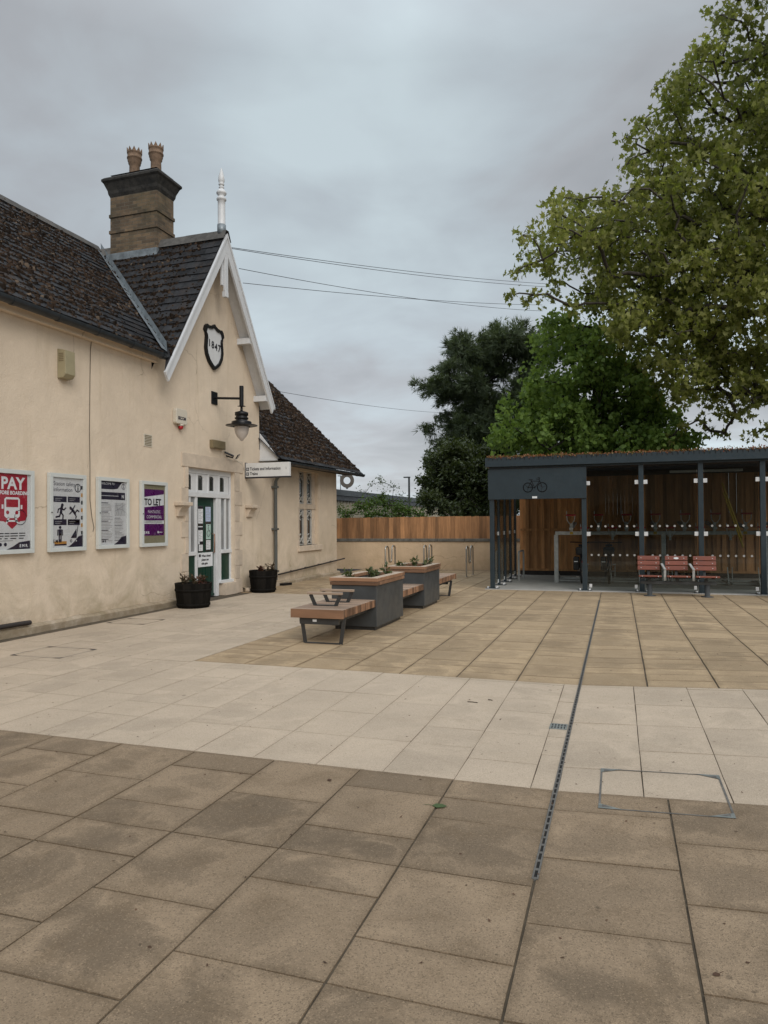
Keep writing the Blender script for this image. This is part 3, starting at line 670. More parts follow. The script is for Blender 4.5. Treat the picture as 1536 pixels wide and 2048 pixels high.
# eaves cornice, gutters, downpipe
c = MB().box(W+.002, W+.1, -14, 11.16, 4.58, 4.74).box(W+.002, W+.16, -14, 11.12, 4.68, 4.765); c.build('cornice', wallm, ST, O, bevel=.01)
def gutter(p, q, r, step, endcap=True):
    p, q = Vector(p), Vector(q); d = (q-p); L = d.length; d.normalize(); c = MB(); s_ = Vector((1, 0, 0))
    def prof(c0, rr): return [c0+s_*rr*math.cos(a)+Vector((0, 0, rr*math.sin(a))) for a in [math.pi+math.pi*k/8 for k in range(9)]]+[c0+s_*rr+Vector((0, 0, .018)), c0-s_*rr+Vector((0, 0, .018))]
    def seg(a_, b_, rr):
        A, B = prof(a_, rr), prof(b_, rr); n = len(A)
        c.add(A+B, [(i, (i+1) % n, n+(i+1) % n, n+i) for i in range(n)]+[list(range(n))[::-1], [n+i for i in range(n)]], 0, False)
    seg(p, q, r); t_ = step*.5
    while t_ < L: seg(p+d*(t_-.03), p+d*(t_+.03), r*1.1); t_ += step
    return c.build('gutter', gutterm, ST, O, fix=False)
gutter((-7.95, -14, 4.76), (-7.95, 11.2, 4.70), .075, .85)
gutter((-7.62, 15.55, 3.05), (-7.62, 21.0, 3.07), .065, .75)
c = MB().tube([(-7.62, 15.75, 3.0), (-7.66, 15.76, 2.86), (-7.72, 15.78, 2.80), (-8.02, 15.88, 2.72), (-8.1, 15.92, 2.62), (-8.11, 15.92, 2.4), (-8.11, 15.92, .16)], .042, 10)
for z in (2.45, 1.4, .35): c.box(-8.2, -8.05, 15.86, 15.98, z, z+.05)
c.build('downpipe', pipem, ST, O)
MB().box(W+.002, WE_X-.06, 15.26, 15.29, 3.06, 3.12).add([(W+.002, 15.275, 3.12), (WE_X-.03, 15.275, 3.12), (W+.002, 15.275, 3.74), (W+.002, 15.30, 3.12), (WE_X-.03, 15.30, 3.12), (W+.002, 15.30, 3.74)], [(0, 1, 2), (3, 4, 5), (0, 1, 4, 3), (1, 2, 5, 4), (0, 2, 5, 3)]).build('eaves_closing_board', white, ST, O)
# plinth
c = MB(); random.seed(4)
def plinth(y0, y1, w, h):
    n = max(1, int((y1-y0)/.35)); ys_ = [y0+(y1-y0)*i/n for i in range(n+1)]; pr = [(w+random.uniform(-.012, .012), h+random.uniform(-.014, .014)) for _ in ys_]
    for i in range(n):
        (wa, ha), (wb_, hb) = pr[i], pr[i+1]; a_, b_ = ys_[i], ys_[i+1]
        c.add([F(a_, -.02, wa), F(b_, -.02, wb_), F(b_, hb*.7, wb_), F(a_, ha*.7, wa), F(a_, ha, .0), F(b_, hb, .0), F(a_, ha*.95, wa*.6), F(b_, hb*.95, wb_*.6)], [(0, 1, 2, 3), (3, 2, 7, 6), (6, 7, 5, 4)], 0, False)
plinth(-14, 12.0, .12, .13); c.build('plinth', plinthm, ST, O, fix=False); c = MB(); plinth(14.4, 20.2, .09, .10); c.build('plinth', plinthm, ST, O, fix=False)
# stone door surround
c = MB(); random.seed(12)
D0, D1, DZ = DO
def st(u0, u1, v0, v1, w=.022): c.box(W-.13, W+w, u0, u1, v0+.003, v1-.003, 0, random.random())
st(D0-.22, D1+.36, DZ, 3.0, .02)
hs = [0, .33, .62, .98, 1.30, 1.62, 1.98, 2.30, 2.72]
for i, (a_, b_) in enumerate(zip(hs[:-1], hs[1:])):
    w_ = .12 if i % 2 else .24; st(D0-w_, D0-.001, a_, b_, .018+.004*(i % 2)); st(D1+.001, D1+w_+.08, a_, b_, .018+.004*(i % 2))
c.box(W-.13, W+.05, 13.62, 14.12, 0, .27, 0, .4)
c.build('door_surround', stone, ST, O, bevel=.006)
# door frame
fw = W-.1
def FD(u, v, w): return (fw+w, u, v)
c = MB()
def fb(u0, u1, v0, v1, w0=-.05, w1=.012): c.box(fw+w0, fw+w1, u0, u1, v0, v1)
fb(D0, D1, 2.62, DZ); fb(D0, D0+.06, .3, 2.62); fb(D1-.06, D1, .3, 2.62); fb(D0+.06, D1-.06, 2.13, 2.23, -.05, .025)
fb(12.66, 12.74, 0, 2.13); fb(13.46, 13.56, 0, 2.13, -.12, .014); fb(13.58, 13.66, .3, 2.13)
fb(D0, 12.66, .92, 1.0, -.05, .03); fb(13.66, D1, .92, 1.0, -.05, .03); fb(D0, 12.66, .2, .3, -.05, .03); fb(13.56, D1+.02, .27, .33, -.05, .08)
for u in (12.45,): fb(u, u+.05, 1.0, 2.13, -.04, .008)
fb(13.82, 13.88, 1.0, 2.13, -.04, .008)
n4 = 4; lw = (D1-D0-.12)/n4
for i in range(1, n4): fb(D0+.06+lw*i-.026, D0+.06+lw*i+.026, 2.23, 2.62, -.04, .008)
for i in range(n4):                          # shouldered heads of the four top lights
    a_ = D0+.06+lw*i+.02; b_ = a_+lw-.04; q_ = [(a_, 2.62), (b_, 2.62), (b_, 2.28)]
    m0 = a_+.21
    c.prism([(a_, 2.62), (a_, 2.555), (a_+.05, 2.585), (m0-.05, 2.585), (m0, 2.54), (m0, 2.27), (b_, 2.27), (b_, 2.62)], FD, -.028, -.008)
    fb(a_, b_, 2.23, 2.275, -.028, -.006)
frame = c.build('door_frame', white, ST, O, bevel=.006)
c = MB()
for i in range(n4): a_ = D0+.06+lw*i; c.rect(a_, a_+lw, 2.23, 2.62, FD, -.03)
c.build('fanlight_glass', darkglass, frame, O, fix=False)
for u0, u1 in ((D0+.06, 12.66), (13.66, D1-.06)):
    MB().rect(u0, u1, 1.0, 2.13, FD, -.02).build('sidelight_glass', paleglass, frame, O, fix=False)
    MB().box(fw-.04, fw-.012, u0, u1, .3, .92).build('side_panel', green, frame, O)
dw = fw-.06
def FP(u, v, w): return (dw+w, u, v)
c = MB().box(dw-.05, dw, 12.74, 13.46, .02, 2.13)
for u0, u1, v0, v1 in ((12.82, 13.07, .12, .82), (13.13, 13.38, .12, .82)):
    c.box(dw, dw+.012, u0, u1, v0, v0+.03); c.box(dw, dw+.012, u0, u1, v1-.03, v1); c.box(dw, dw+.012, u0, u0+.03, v0+.03, v1-.03); c.box(dw, dw+.012, u1-.03, u1, v0+.03, v1-.03)
c.box(dw, dw+.02, 12.74, 13.46, .02, .07)
door = c.build('door', green, ST, O, bevel=.004)
c = MB().rect(12.80, 13.05, .98, 1.95, FP, .003).rect(13.13, 13.36, .98, 1.95, FP, .003); c.build('glass', darkglass, door, O, fix=False)
MB().tube([FP(13.42, .95, .0), FP(13.42, .95, .05), FP(13.42, 1.35, .05), FP(13.42, 1.35, .0)], .012, 6).build('handle', pm('brass', (.30, .16, .10), .4, metal=.3), door, O)
notices = [(12.86, 13.04, 1.58, 1.94, paperw), (13.14, 13.34, 1.62, 1.93, bluepaper), (12.86, 13.03, 1.14, 1.52, paperw), (13.16, 13.34, 1.24, 1.56, mintpaper), (12.88, 13.03, 1.0, 1.13, paperw), (13.16, 13.33, 1.02, 1.22, paperw)]
for i, (u0, u1, v0, v1, pmx) in enumerate(notices):
    q = MB().rect(u0, u1, v0, v1, FP, .006)
    for k in range(int((v1-v0)/.035)): q.rect(u0+.02, u1-.02-.03*(k % 3), v1-.03-.033*k, v1-.022-.033*k, FP, .0075, 1)
    if i == 0: q.rect(u0, u1, v1-.05, v1, FP, .008, 2)
    if i == 2: q.rect(u0, u1, v1-.08, v1-.02, FP, .008, 2); q.rect(u0+.05, u1, v0, v0+.06, FP, .008, 2)
    if i == 3:
        q.disc(13.25, 1.53, .016, FP, .008, 2); q.stroke([(13.25, 1.5), (13.26, 1.42), (13.30, 1.42), (13.32, 1.35)], .014, FP, .008, 2); q.stroke([(13.25+.06*math.cos(a_), 1.36+.06*math.sin(a_)) for a_ in np.linspace(2.2, 6.0, 10)], .014, FP, .0085, 2)
    q.build('notice', [pmx, greyink, ink], door, O, fix=False)
q = MB().box(dw+.004, dw+.014, 12.84, 13.40, .66, .96); q.text('When closed', 12.97, .87, .065, FP, .0155, 1, bold=.003, sx=1.); q.text('please use', 12.97, .79, .065, FP, .0155, 1, bold=.003); q.text('side gate', 12.97, .71, .065, FP, .0155, 1, bold=.003); q.rect(12.87, 12.94, .87, .93, FP, .0155, 1)
q.build('notice_board', [paperw, ink], door, O, fix=False)
# corbels
for u in (11.97, 14.72):
    c = MB().prism([(-.17, 2.0), (.17, 2.0), (.17, 1.93), (-.17, 1.93)], lambda a_, b_, w: F(u+a_, b_, w), 0, .20)
    c.prism([(0, 1.93), (.17, 1.93), (.16, 1.90), (.12, 1.88), (.07, 1.80), (.05, 1.72), (0, 1.72)], lambda a_, b_, w: F(u+w, b_, a_), -.12, .12)
    c.build('corbel', stone, ST, O, bevel=.008)
# wing window: two tall mullioned lights over two
Y0_, Y1_, Z0_, Z1_ = WO; xw = W-.24
c = MB()
def ws(u0, u1, v0, v1, w0, w1): c.box(W+w0, W+w1, u0, u1, v0, v1, 0, random.random())
ws(Y0_-.12, Y1_+.16, .80, .95, -.05, .05); ws(Y0_-.1, Y0_, .95, 2.0, -.28, .006); ws(Y0_-.06, Y0_, 2.0, 3.0, -.28, .006)
lights = [(17.70, 18.02), (18.24, 18.56)]
for u0, u1 in ((Y0_, 17.68), (18.04, 18.22), (18.58, Y1_)): ws(u0, u1, .95, 3.0, -.30, -.11)
ws(Y0_, Y1_, 1.96, 2.10, -.29, -.09)
c.build('window_surround', stone, ST, O, bevel=.006)
def FWN(u, v, w): return (W-.15+w, u, v)
for (u0, u1) in lights:
    for (v0, v1) in ((.97, 1.95), (2.11, 2.99)):
        c = MB(); um = (u0+u1)/2; e_ = .028
        c.box(W-.16, W-.115, u0, u0+e_, v0, v1); c.box(W-.16, W-.115, u1-e_, u1, v0, v1); c.box(W-.16, W-.115, u0+e_, u1-e_, v0, v0+e_); c.box(W-.16, W-.115, u0+e_, u1-e_, v1-e_, v1)
        for vb, s_ in ((v0, 1), (v1, -1)):
            for ua, ub in ((u0, u1), (u1, u0)):
                c.bar(FWN(ua, vb+s_*.24, .02), FWN(ub, vb+s_*.02, .02), .02, .03, up=(1, 0, 0))
            c.bar(FWN(u0+.01, vb+s_*.24, .02), FWN(um, vb+s_*.30, .02), .02, .025, up=(1, 0, 0))
        wf = c.build('window', MATS['old_white_lattice'], ST, O)
        MB().rect(u0, u1, v0, v1, FWN, .0).build('pane', darkglass, wf, O, fix=False)
# pipes fixed along the base of the wall
c = MB().tube([(-8.13, 16.1, .28), (-8.13, 18, .35), (-8.13, 20.62, .455)], .022, 8)
for y in (16.9, 17.8, 18.7, 19.6): c.box(-8.2, -8.105, y, y+.018, .262+(y-16.1)*.0385, .30+(y-16.1)*.0385)
c.build('wall_pipe', brownpipe, ST, O)
MB().tube([(-8.08, 2, .19), (-8.08, 7.92, .17), (-8.08, 8.12, .165)], .035, 8).build('wall_pipe', brownpipe, ST, O)
MB().box(-8.16, -8.02, 14.42, 14.55, 0, .09).build('pipe_outlet', stone, ST, O, bevel=.03)
# ------------------------------------------------------------------ things on the facade
def poster_case(u0, u1, v0, v1, label):
    t = thing('poster_case', F((u0+u1)/2, v0, 0), label, 'poster case', 'poster cases on the station wall')
    c = MB(); d = .075; e = .062
    c.box(W, W+d-.03, u0+.012, u1-.012, v0+.012, v1-.012)
    for a, b, p_, q_ in ((u0, u1, v0, v0+e), (u0, u1, v1-e, v1), (u0, u0+e, v0+e, v1-e), (u1-e, u1, v0+e, v1-e)): c.box(W+.012, W+d, a, b, p_, q_)
    c.build('frame', casem, t, t.location, bevel=.004)
    MB().box(W+d-.014, W+d-.011, u0+e-.004, u1-e+.004, v0+e-.004, v1-e+.004).build('glazing', clearglass, t, t.location)
    MB().tube([F(u0+.03, (v0+v1)/2, d), F(u0+.03, (v0+v1)/2, d+.012)], .009, 6).build('lock', ink, t, t.location)
    return t, MB(), (u0+e, u1-e, v0+e, v1-e), d-.028
# 1 - pay before boarding
t, c, (a, b, lo, hi), w = poster_case(7.46, 8.25, 1.165, 2.365, 'poster case with red pay before boarding poster, leftmost of the row')
c.rect(a, b, lo, hi, F, w, 0); um = a+.345
c.flat([(a, hi), (b-.05, hi), (b-.05, lo+.47), (b-.09, lo+.41), (um+.14, lo+.40), (um, lo+.29), (um-.14, lo+.40), (a, lo+.41)], F, w+.0015, 1)
c.text('PAY', um+.01, hi-.215, .235, F, w+.003, 2, 'CENTER', .98, .008); c.text('BEFORE BOARDING', um+.01, hi-.295, .072, F, w+.003, 2, 'CENTER', .92, .003)
c.flat([(um-.135, hi-.36), (um-.105, hi-.335), (um+.105, hi-.335), (um+.135, hi-.36), (um+.135, hi-.6), (um+.10, hi-.63), (um-.10, hi-.63), (um-.135, hi-.6)], F, w+.003, 2)
c.rect(um-.105, um+.105, hi-.475, hi-.365, F, w+.0045, 1); c.disc(um-.08, hi-.55, .027, F, w+.0045, 1); c.disc(um+.08, hi-.55, .027, F, w+.0045, 1)
c.stroke([(um-.06, hi-.63), (um-.10, hi-.70)], .03, F, w+.003, 2); c.stroke([(um+.06, hi-.63), (um+.10, hi-.70)], .03, F, w+.003, 2); c.stroke([(um-.09, hi-.67), (um+.09, hi-.67)], .025, F, w+.003, 2)
for s_ in (-1, 1): c.rect(um+s_*.165-.016, um+s_*.165+.016, hi-.50, hi-.44, F, w+.003, 2)
for k in range(3):
    for q, (x0, x1) in enumerate(((.02, .2), (.215, .30), (.315, .45), (.465, .58))): c.rect(a+x0, a+x1-.03*(k == 2), lo+.222-k*.036, lo+.236-k*.036, F, w+.0015, 3)
c.flat([(b, lo), (b, lo+.12), (b-.2, lo+.10), (b-.3, lo+.045), (b-.42, lo)], F, w+.0015, 4); c.text('E M R', b-.19, lo+.03, .058, F, w+.003, 2, bold=.002)
for k in range(3): c.disc(a+.06+k*.085, lo+.075, .026, F, w+.0015, 4, 14)
c.stroke([(a+.02, lo+.125), (a+.36, lo+.125)], .006, F, w+.0015, 3)
c.stroke([(b-.175+.105*math.cos(k*.3142), lo+.455+.105*math.sin(k*.3142)) for k in range(20)], .008, F, w+.004, 4, True)
c.build('poster', [paper, red, paperw, ink, navy], t, t.location, fix=False)
# 2 - station safety
t, c, (a, b, lo, hi), w = poster_case(8.55, 9.32, 1.16, 2.365, 'poster case with black and white station safety pictograms')
c.rect(a, b, lo, hi, F, w, 0); c.text('Station safety', a+.03, hi-.125, .088, F, w+.0015, 1, sx=.95); c.text('information', a+.03, hi-.215, .088, F, w+.0015, 1, sx=.95)
c.disc(b-.105, hi-.15, .07, F, w+.0015, 2); c.disc(b-.105, hi-.15, .054, F, w+.003, 0); c.disc(b-.105, hi-.115, .014, F, w+.0045, 2); c.stroke([(b-.105, hi-.145), (b-.105, hi-.19)], .022, F, w+.0045, 2)
P0, P1 = a+.03, a+.30; Q0, Q1 = a+.325, a+.585
for u0, u1, v0 in ((P0, P1, hi-.38), (Q0, Q1, hi-.38), (P0, P1, hi-.735), (Q0, Q1, hi-.735)):
    c.rect(u0, u1, v0, v0+.09, F, w+.0015, 1)
    for k in range(2): c.rect(u0+.03, u1-.10-k*.03, v0+.052-k*.028, v0+.060-k*.028, F, w+.003, 4)
x, y = P0+.16, hi-.50                       # running figure
c.disc(x+.02, y+.075, .028, F, w+.002, 1); c.stroke([(x+.01, y+.045), (x-.01, y-.04)], .05, F, w+.002, 1); c.stroke([(x, y+.03), (x+.05, y), (x+.09, y+.03)], .022, F, w+.0025, 1); c.stroke([(x, y+.03), (x-.06, y+.01), (x-.075, y-.04)], .022, F, w+.0025, 1); c.stroke([(x-.005, y-.04), (x+.035, y-.085), (x+.03, y-.15)], .026, F, w+.0025, 1); c.stroke([(x-.01, y-.04), (x-.04, y-.10), (x-.11, y-.11)], .026, F, w+.0025, 1)
x, y = Q0+.12, hi-.50                       # falling figure
c.disc(x-.06, y+.03, .026, F, w+.002, 1); c.stroke([(x-.03, y+.01), (x+.03, y-.05)], .045, F, w+.002, 1); c.stroke([(x-.02, y), (x+.03, y+.07)], .02, F, w+.0025, 1); c.stroke([(x-.02, y-.01), (x-.08, y-.06)], .02, F, w+.0025, 1); c.stroke([(x+.03, y-.05), (x+.08, y+.0), (x+.12, y-.02)], .024, F, w+.0025, 1); c.stroke([(x+.03, y-.05), (x+.06, y-.10), (x+.05, y-.13)], .024, F, w+.0025, 1)
c.rect(Q0, Q1, hi-.70, hi-.66, F, w+.0015, 1)
x, y = P0+.135, hi-.86                      # standing figure at the platform edge
c.disc(x, y+.09, .025, F, w+.002, 1); c.rect(x-.035, x+.035, y-.03, y+.06, F, w+.002, 1); c.stroke([(x-.047, y+.05), (x-.052, y-.03)], .018, F, w+.002, 1); c.stroke([(x+.047, y+.05), (x+.052, y-.03)], .018, F, w+.002, 1); c.stroke([(x-.018, y-.02), (x-.018, y-.125)], .026, F, w+.002, 1); c.stroke([(x+.018, y-.02), (x+.018, y-.125)], .026, F, w+.002, 1)
c.rect(P0+.02, P1, hi-1.025, hi-.985, F, w+.0015, 3); c.rect(P0+.02, P1, hi-1.05, hi-1.025, F, w+.0015, 1)
x, y = Q0+.13, hi-.87                       # pushchair
c.flat([(x-.07, y-.07), (x+.05, y-.07), (x+.055, y+.08)], F, w+.002, 1); c.stroke([(x+.05, y-.07), (x+.09, y+.13)], .012, F, w+.0025, 1)
for s_ in (-.06, .05): c.disc(x+s_, y-.115, .024, F, w+.002, 1); c.disc(x+s_, y-.115, .012, F, w+.003, 0)
c.flat([(b, lo), (b, lo+.19), (b-.09, lo+.165), (b-.19, lo+.08), (b-.29, lo+.015), (b-.36, lo)], F, w+.0015, 1)
c.text('E M R', a+.015, lo+.075, .07, F, w+.0015, 2, bold=.003)
for k in range(7): c.rect(b-.035, b, hi-.17-k*.12, hi-.11-k*.12, F, w+.001, 3 if k % 2 else 2)
c.build('poster', [paper, navy, ink, orange, greyink], t, t.location, fix=False)
# 3 - local information
t, c, (a, b, lo, hi), w = poster_case(9.60, 10.38, 1.165, 2.365, 'poster case with small grey print and a street map')
c.rect(a, b, lo, hi, F, w, 0); c.flat([(a, hi), (b-.02, hi), (b-.12, hi-.02), (b-.22, hi-.12), (b-.34, hi-.135), (a, hi-.135)], F, w+.0015, 1)
c.text('WELCOME TO', a+.03, hi-.06, .05, F, w+.003, 2)
c.disc(b-.07, hi-.08, .05, F, w+.0015, 1); c.disc(b-.07, hi-.08, .04, F, w+.003, 0); c.disc(b-.07, hi-.055, .01, F, w+.0045, 1); c.stroke([(b-.07, hi-.075), (b-.07, hi-.108)], .016, F, w+.0045, 1)
c.rect(a, b-.03, hi-.31, hi-.185, F, w+.0015, 1); c.rect(a+.02, b-.2, hi-.25, hi-.243, F, w+.003, 2); c.text('N', b-.12, hi-.28, .08, F, w+.003, 2, bold=.002)
random.seed(3)
for k in range(26):
    if k % 6 == 0: c.rect(a+.02, a+.2, hi-.375-k*.0255, hi-.362-k*.0255, F, w+.0015, 1)
    else: c.rect(a+.02, a+.2+random.uniform(.03, .11), hi-.372-k*.0255, hi-.364-k*.0255, F, w+.0015, 3)
    if k > 9: c.rect(a+.355, a+.45+random.uniform(.03, .16), hi-.372-k*.0255, hi-.364-k*.0255, F, w+.0015, 3 if k % 5 else 1)
mx, my = a+.36, hi-.585
c.rect(mx, mx+.27, my, my+.22, F, w+.0015, 4)
for q in (((0, .08), (.1, .12), (.27, .2)), ((.02, 0), (.07, .1), (.04, .22)), ((.15, 0), (.19, .11), (.27, .06)), ((.1, .12), (.19, .11), (.2, .22)), ((0, .17), (.13, .18), (.2, .22)), ((.08, 0), (.1, .12))):
    c.stroke([(mx+u, my+v) for u, v in q], .009, F, w+.003, 3)
c.flat([(b, lo), (b, lo+.15), (b-.12, lo+.13), (b-.22, lo+.05), (b-.32, lo)], F, w+.0015, 1); c.text('E M R', a+.01, lo+.045, .055, F, w+.0015, 1, bold=.002)
c.build('poster', [paper, navy, paperw, greyink, pm('map_grey', (.46, .47, .48), .5)], t, t.location, fix=False)
# 4 - to let
t, c, (a, b, lo, hi), w = poster_case(10.72, 11.49, 1.16, 2.36, 'poster case with purple to let poster, rightmost and nearest the door')
c.rect(a, b, lo, hi, F, w, 1); c.rect(a, b-.03, lo+.14, hi-.085, F, w+.0015, 0)
c.flat([(a, hi-.42), (b-.03, hi-.37), (b-.03, hi-.165), (a, hi-.235)], F, w+.003, 2); c.text('TO LET', a+.035, hi-.375, .165, F, w+.0045, 3, sx=.90, bold=.006)
for k, s_ in enumerate(('FANTASTIC', 'COMMERCIAL', 'OPPORTUNITY')): c.text(s_, (a+b)/2, hi-.525-k*.093, .078, F, w+.003, 2, 'CENTER', .92)
c.rect(a, b-.03, lo+.355, lo+.42, F, w+.003, 2); c.stroke([(a+.03, lo+.388), (b-.09, lo+.388)], .01, F, w+.0045, 4)
c.text('E M R', a+.02, lo+.175, .065, F, w+.003, 2, bold=.003); c.disc(b-.21, lo+.20, .022, F, w+.003, 2); c.rect(b-.18, b-.08, lo+.193, lo+.205, F, w+.003, 2)
c.build('poster', [purple, tanback, paperw, ink, greyink], t, t.location, fix=False)
# shield plaque with the date
sh = [(0, .46), (.05, .425), (.13, .395), (.22, .385), (.29, .40), (.345, .355), (.38, .26), (.33, .215), (.315, .14), (.33, .02), (.345, -.1), (.315, -.24), (.22, -.38), (.10, -.465), (0, -.52)]
shp = sh+[(-x, y) for x, y in sh[-2:0:-1]]
t = thing('date_plaque', F(13.2, 5.38, 0), 'white shield plaque with black border and the date 1847 high on the gable', 'plaque')
FS = lambda u, v, w: F(13.2+u, 5.38+v, w)
c = MB(); n = len(shp); inn = [(x*.83, y*.86-.003) for x, y in shp]
for i in range(n):
    j = (i+1) % n
    c.add([FS(*shp[i], .0), FS(*shp[j], .0), FS(*shp[j], .06), FS(*shp[i], .06), FS(*inn[j], .06), FS(*inn[i], .06), FS(*inn[j], .02), FS(*inn[i], .02)], [(0, 1, 2, 3), (3, 2, 4, 5), (5, 4, 6, 7)])
c.build('border', black, t, t.location, fix=False)
MB().flat(inn, FS, .028).build('panel', white, t, t.location, fix=False)
c = MB(); 
for k, (ch_, dy) in enumerate((('1', .03), ('8', .0), ('4', -.03), ('7', -.04), ('.', -.05))): c.text(ch_, -.225+k*.128, -.06+dy*.6, .21, FS, .032, 0, bold=.006)
c.build('lettering', ink, t, t.location, fix=False)
# wall lamp
LY = 13.24; pa = aty(483, 800, LY); LX = pa.x
t = thing('wall_lamp', F(LY, 4.13, 0), 'black swan-arm heritage lamp with wide brim and clear globe above the station door', 'wall lamp')
zl = lambda y: aty(483, y, LY).z
MB().box(W, W+.025, LY-.11, LY+.11, 4.13, 4.40).build('wall_plate', black, t, t.location, bevel=.004)
MB().tube([(W+.02, LY, 4.265), (LX, LY, zl(797))], .026, 10).tube([(LX, LY, zl(772)), (LX, LY, zl(812))], .045, 12).build('arm', black, t, t.location)
zt, zb = zl(812), zl(853); hh = zt-zb
prof = [(.02, hh), (.09, hh-.005), (.025, hh-.02), (.028, hh-.10), (.12, hh-.13), (.14, hh-.14), (.14, hh-.20), (.12, hh-.21), (.12, hh-.235), (.145, hh-.25), (.14, hh-.28), (.105, hh-.30), (.20, hh-.33), (.21, hh-.34), (.21, hh-.43), (.19, hh-.445), (.33, .028), (.335, .018), (.31, .012), (.15, .03), (.10, .05)]
MB().lathe(prof[::-1], (LX, LY, zb), 32).build('housing', black, t, t.location)
gh = zb-zl(882)
MB().lathe([(.15, .03), (.152, -.02), (.15, -.08), (.135, -.15), (.105, -.215), (.06, -.265), (.03, -gh+.0), (.0001, -gh-.012)][::-1], (LX, LY, zb+.01), 28).build('globe', globe, t, t.location)
# hanging direction sign
SY_ = 14.6
def FSg(u, v, w): return (W+u, SY_-w, v)
t = thing('direction_sign', (W, SY_, 2.6), 'white projecting direction sign for tickets and information and trains beside the door', 'direction sign')
MB().box(W+.0, W+1.13, SY_-.045, SY_+.045, 2.645, 2.965).build('panel', pm('sign_white', (.70, .70, .69), .35, var=.04), t, t.location, bevel=.003)
MB().box(W, W+1.14, SY_-.05, SY_+.05, 2.615, 2.645).box(W, W+.02, SY_-.05, SY_+.05, 2.645, 2.98).build('rail', ink, t, t.location)
for v, s_ in ((2.80, 'Tickets and Information'), (2.69, 'Trains')):
    c = MB()
    c.text(s_, .13, v-.003, .098, FSg, .0475, 0, sx=.83, bold=.0022); c.rect(.035, .105, v-.012, v+.062, FSg, .0475, 0)
    c.stroke([(.048, v+.025), (.092, v+.025)], .013, FSg, .049, 1); c.stroke([(.066, v+.045), (.048, v+.025), (.066, v+.005)], .013, FSg, .049, 1)
    if v > 2.7: c.text('i', 1.045, v, .09, FSg, .0475, 0)
    c.build('lettering', [ink, paperw], t, t.location, fix=False)
# alarm sounder boxes, vent, bulkhead plate, floodlight
t = thing('alarm_box', F(11.93, 3.4, 0), 'cream burglar alarm box with SECOM lettering and red lens on the station wall', 'alarm box')
c = MB().prism([(11.77, 3.53), (12.09, 3.53), (12.12, 3.56), (12.12, 3.78), (12.09, 3.83), (11.77, 3.83), (11.75, 3.78), (11.75, 3.56)], F, 0, .09); c.build('casing', cream, t, t.location, bevel=.012)
c = MB().text('SECOM', 11.935, 3.615, .085, F, .092, 0, 'CENTER', .95, .004); c.build('lettering', navy, t, t.location, fix=False)
MB().sphere(F(11.95, 3.475, .05), .05, 0, 14).build('beacon', redlens, t, t.location); MB().lathe([(.055, 0), (.055, .03)], F(11.95, 3.50, .05), 14).build('beacon_collar', cream, t, t.location)
t = thing('sounder_box', F(8.9, 3.84, 0), 'aged beige louvred sounder box under the eaves of the station', 'sounder box')
c = MB().prism([(0, 3.84), (.11, 3.845), (.16, 3.90), (.15, 4.27), (0, 4.30)], lambda a, b, w: F(8.77+w, b, a), 0, .21); c.build('casing', beigebox, t, t.location, bevel=.008)
c = MB()
for k in range(5): c.box(W+.03, W+.12, 8.766, 8.772, 4.10+k*.028, 4.112+k*.028)
c.build('louvres', brownplate, t, t.location)
t = thing('air_vent', F(10.98, 3, 0), 'small cream louvred air vent in the wall above the poster cases', 'air vent')
c = MB().box(W, W+.012, 10.86, 11.10, 3.0, 3.225); c.build('plate', cream, t, t.location)
c = MB()
for k in range(7): c.box(W+.01, W+.016, 10.88, 11.08, 3.018+k*.029, 3.032+k*.029)
c.build('slots', brownplate, t, t.location)
t = tag(MB().box(W, W+.09, 13.06, 13.56, 3.18, 3.355).box(W+.09, W+.1, 13.08, 13.54, 3.195, 3.34).build('bulkhead_light', brownplate, None, F(13.3, 3.18, 0), bevel=.006), 'flat bronze bulkhead light fixed above the station door', 'bulkhead light')
t = thing('floodlight', F(13.78, 3.0, 0), 'small black folding floodlight tilted over the station door', 'floodlight')
c = MB().bar(F(13.74, 3.07, .0), F(13.74, 3.02, .16), .03, .03); c.bar(F(13.62, 3.14, .03), F(13.78, 3.06, .16), .05, .02, up=(1, 0, .6)); c.build('bracket', black, t, t.location)
c = MB(); Mf = Matrix.Rotation(R(35), 3, 'Y') @ Matrix.Rotation(R(20), 3, 'Z'); c.obox(F(13.92, 3.06, .18), (.022, .2, .11), Mf); c.build('lamp_head', black, t, t.location, bevel=.005)
c = MB(); c.obox(Vector(F(13.92, 3.06, .18))+Mf @ Vector((.0125, 0, 0)), (.003, .17, .085), Mf); c.build('lens', paleglass, t, t.location)
MB().tube([F(13.95, 3.02, .06), F(14.2, 2.98, .02), F(14.4, 2.93, .02), F(14.5, 2.80, .02)], .008, 6).build('cable', cream, t, t.location)
cp = [atx(x, y, W+.012) for x, y in ((184, 672), (181, 700), (180, 760), (179, 860), (180, 930), (180, 1000), (184, 1035), (188, 1055), (186, 1063))]
tag(MB().tube(cp, .0045, 5).build('wall_cable', twigm, None, cp[-1]), 'thin brown cable hanging loose down the station wall between the posters', 'cable')
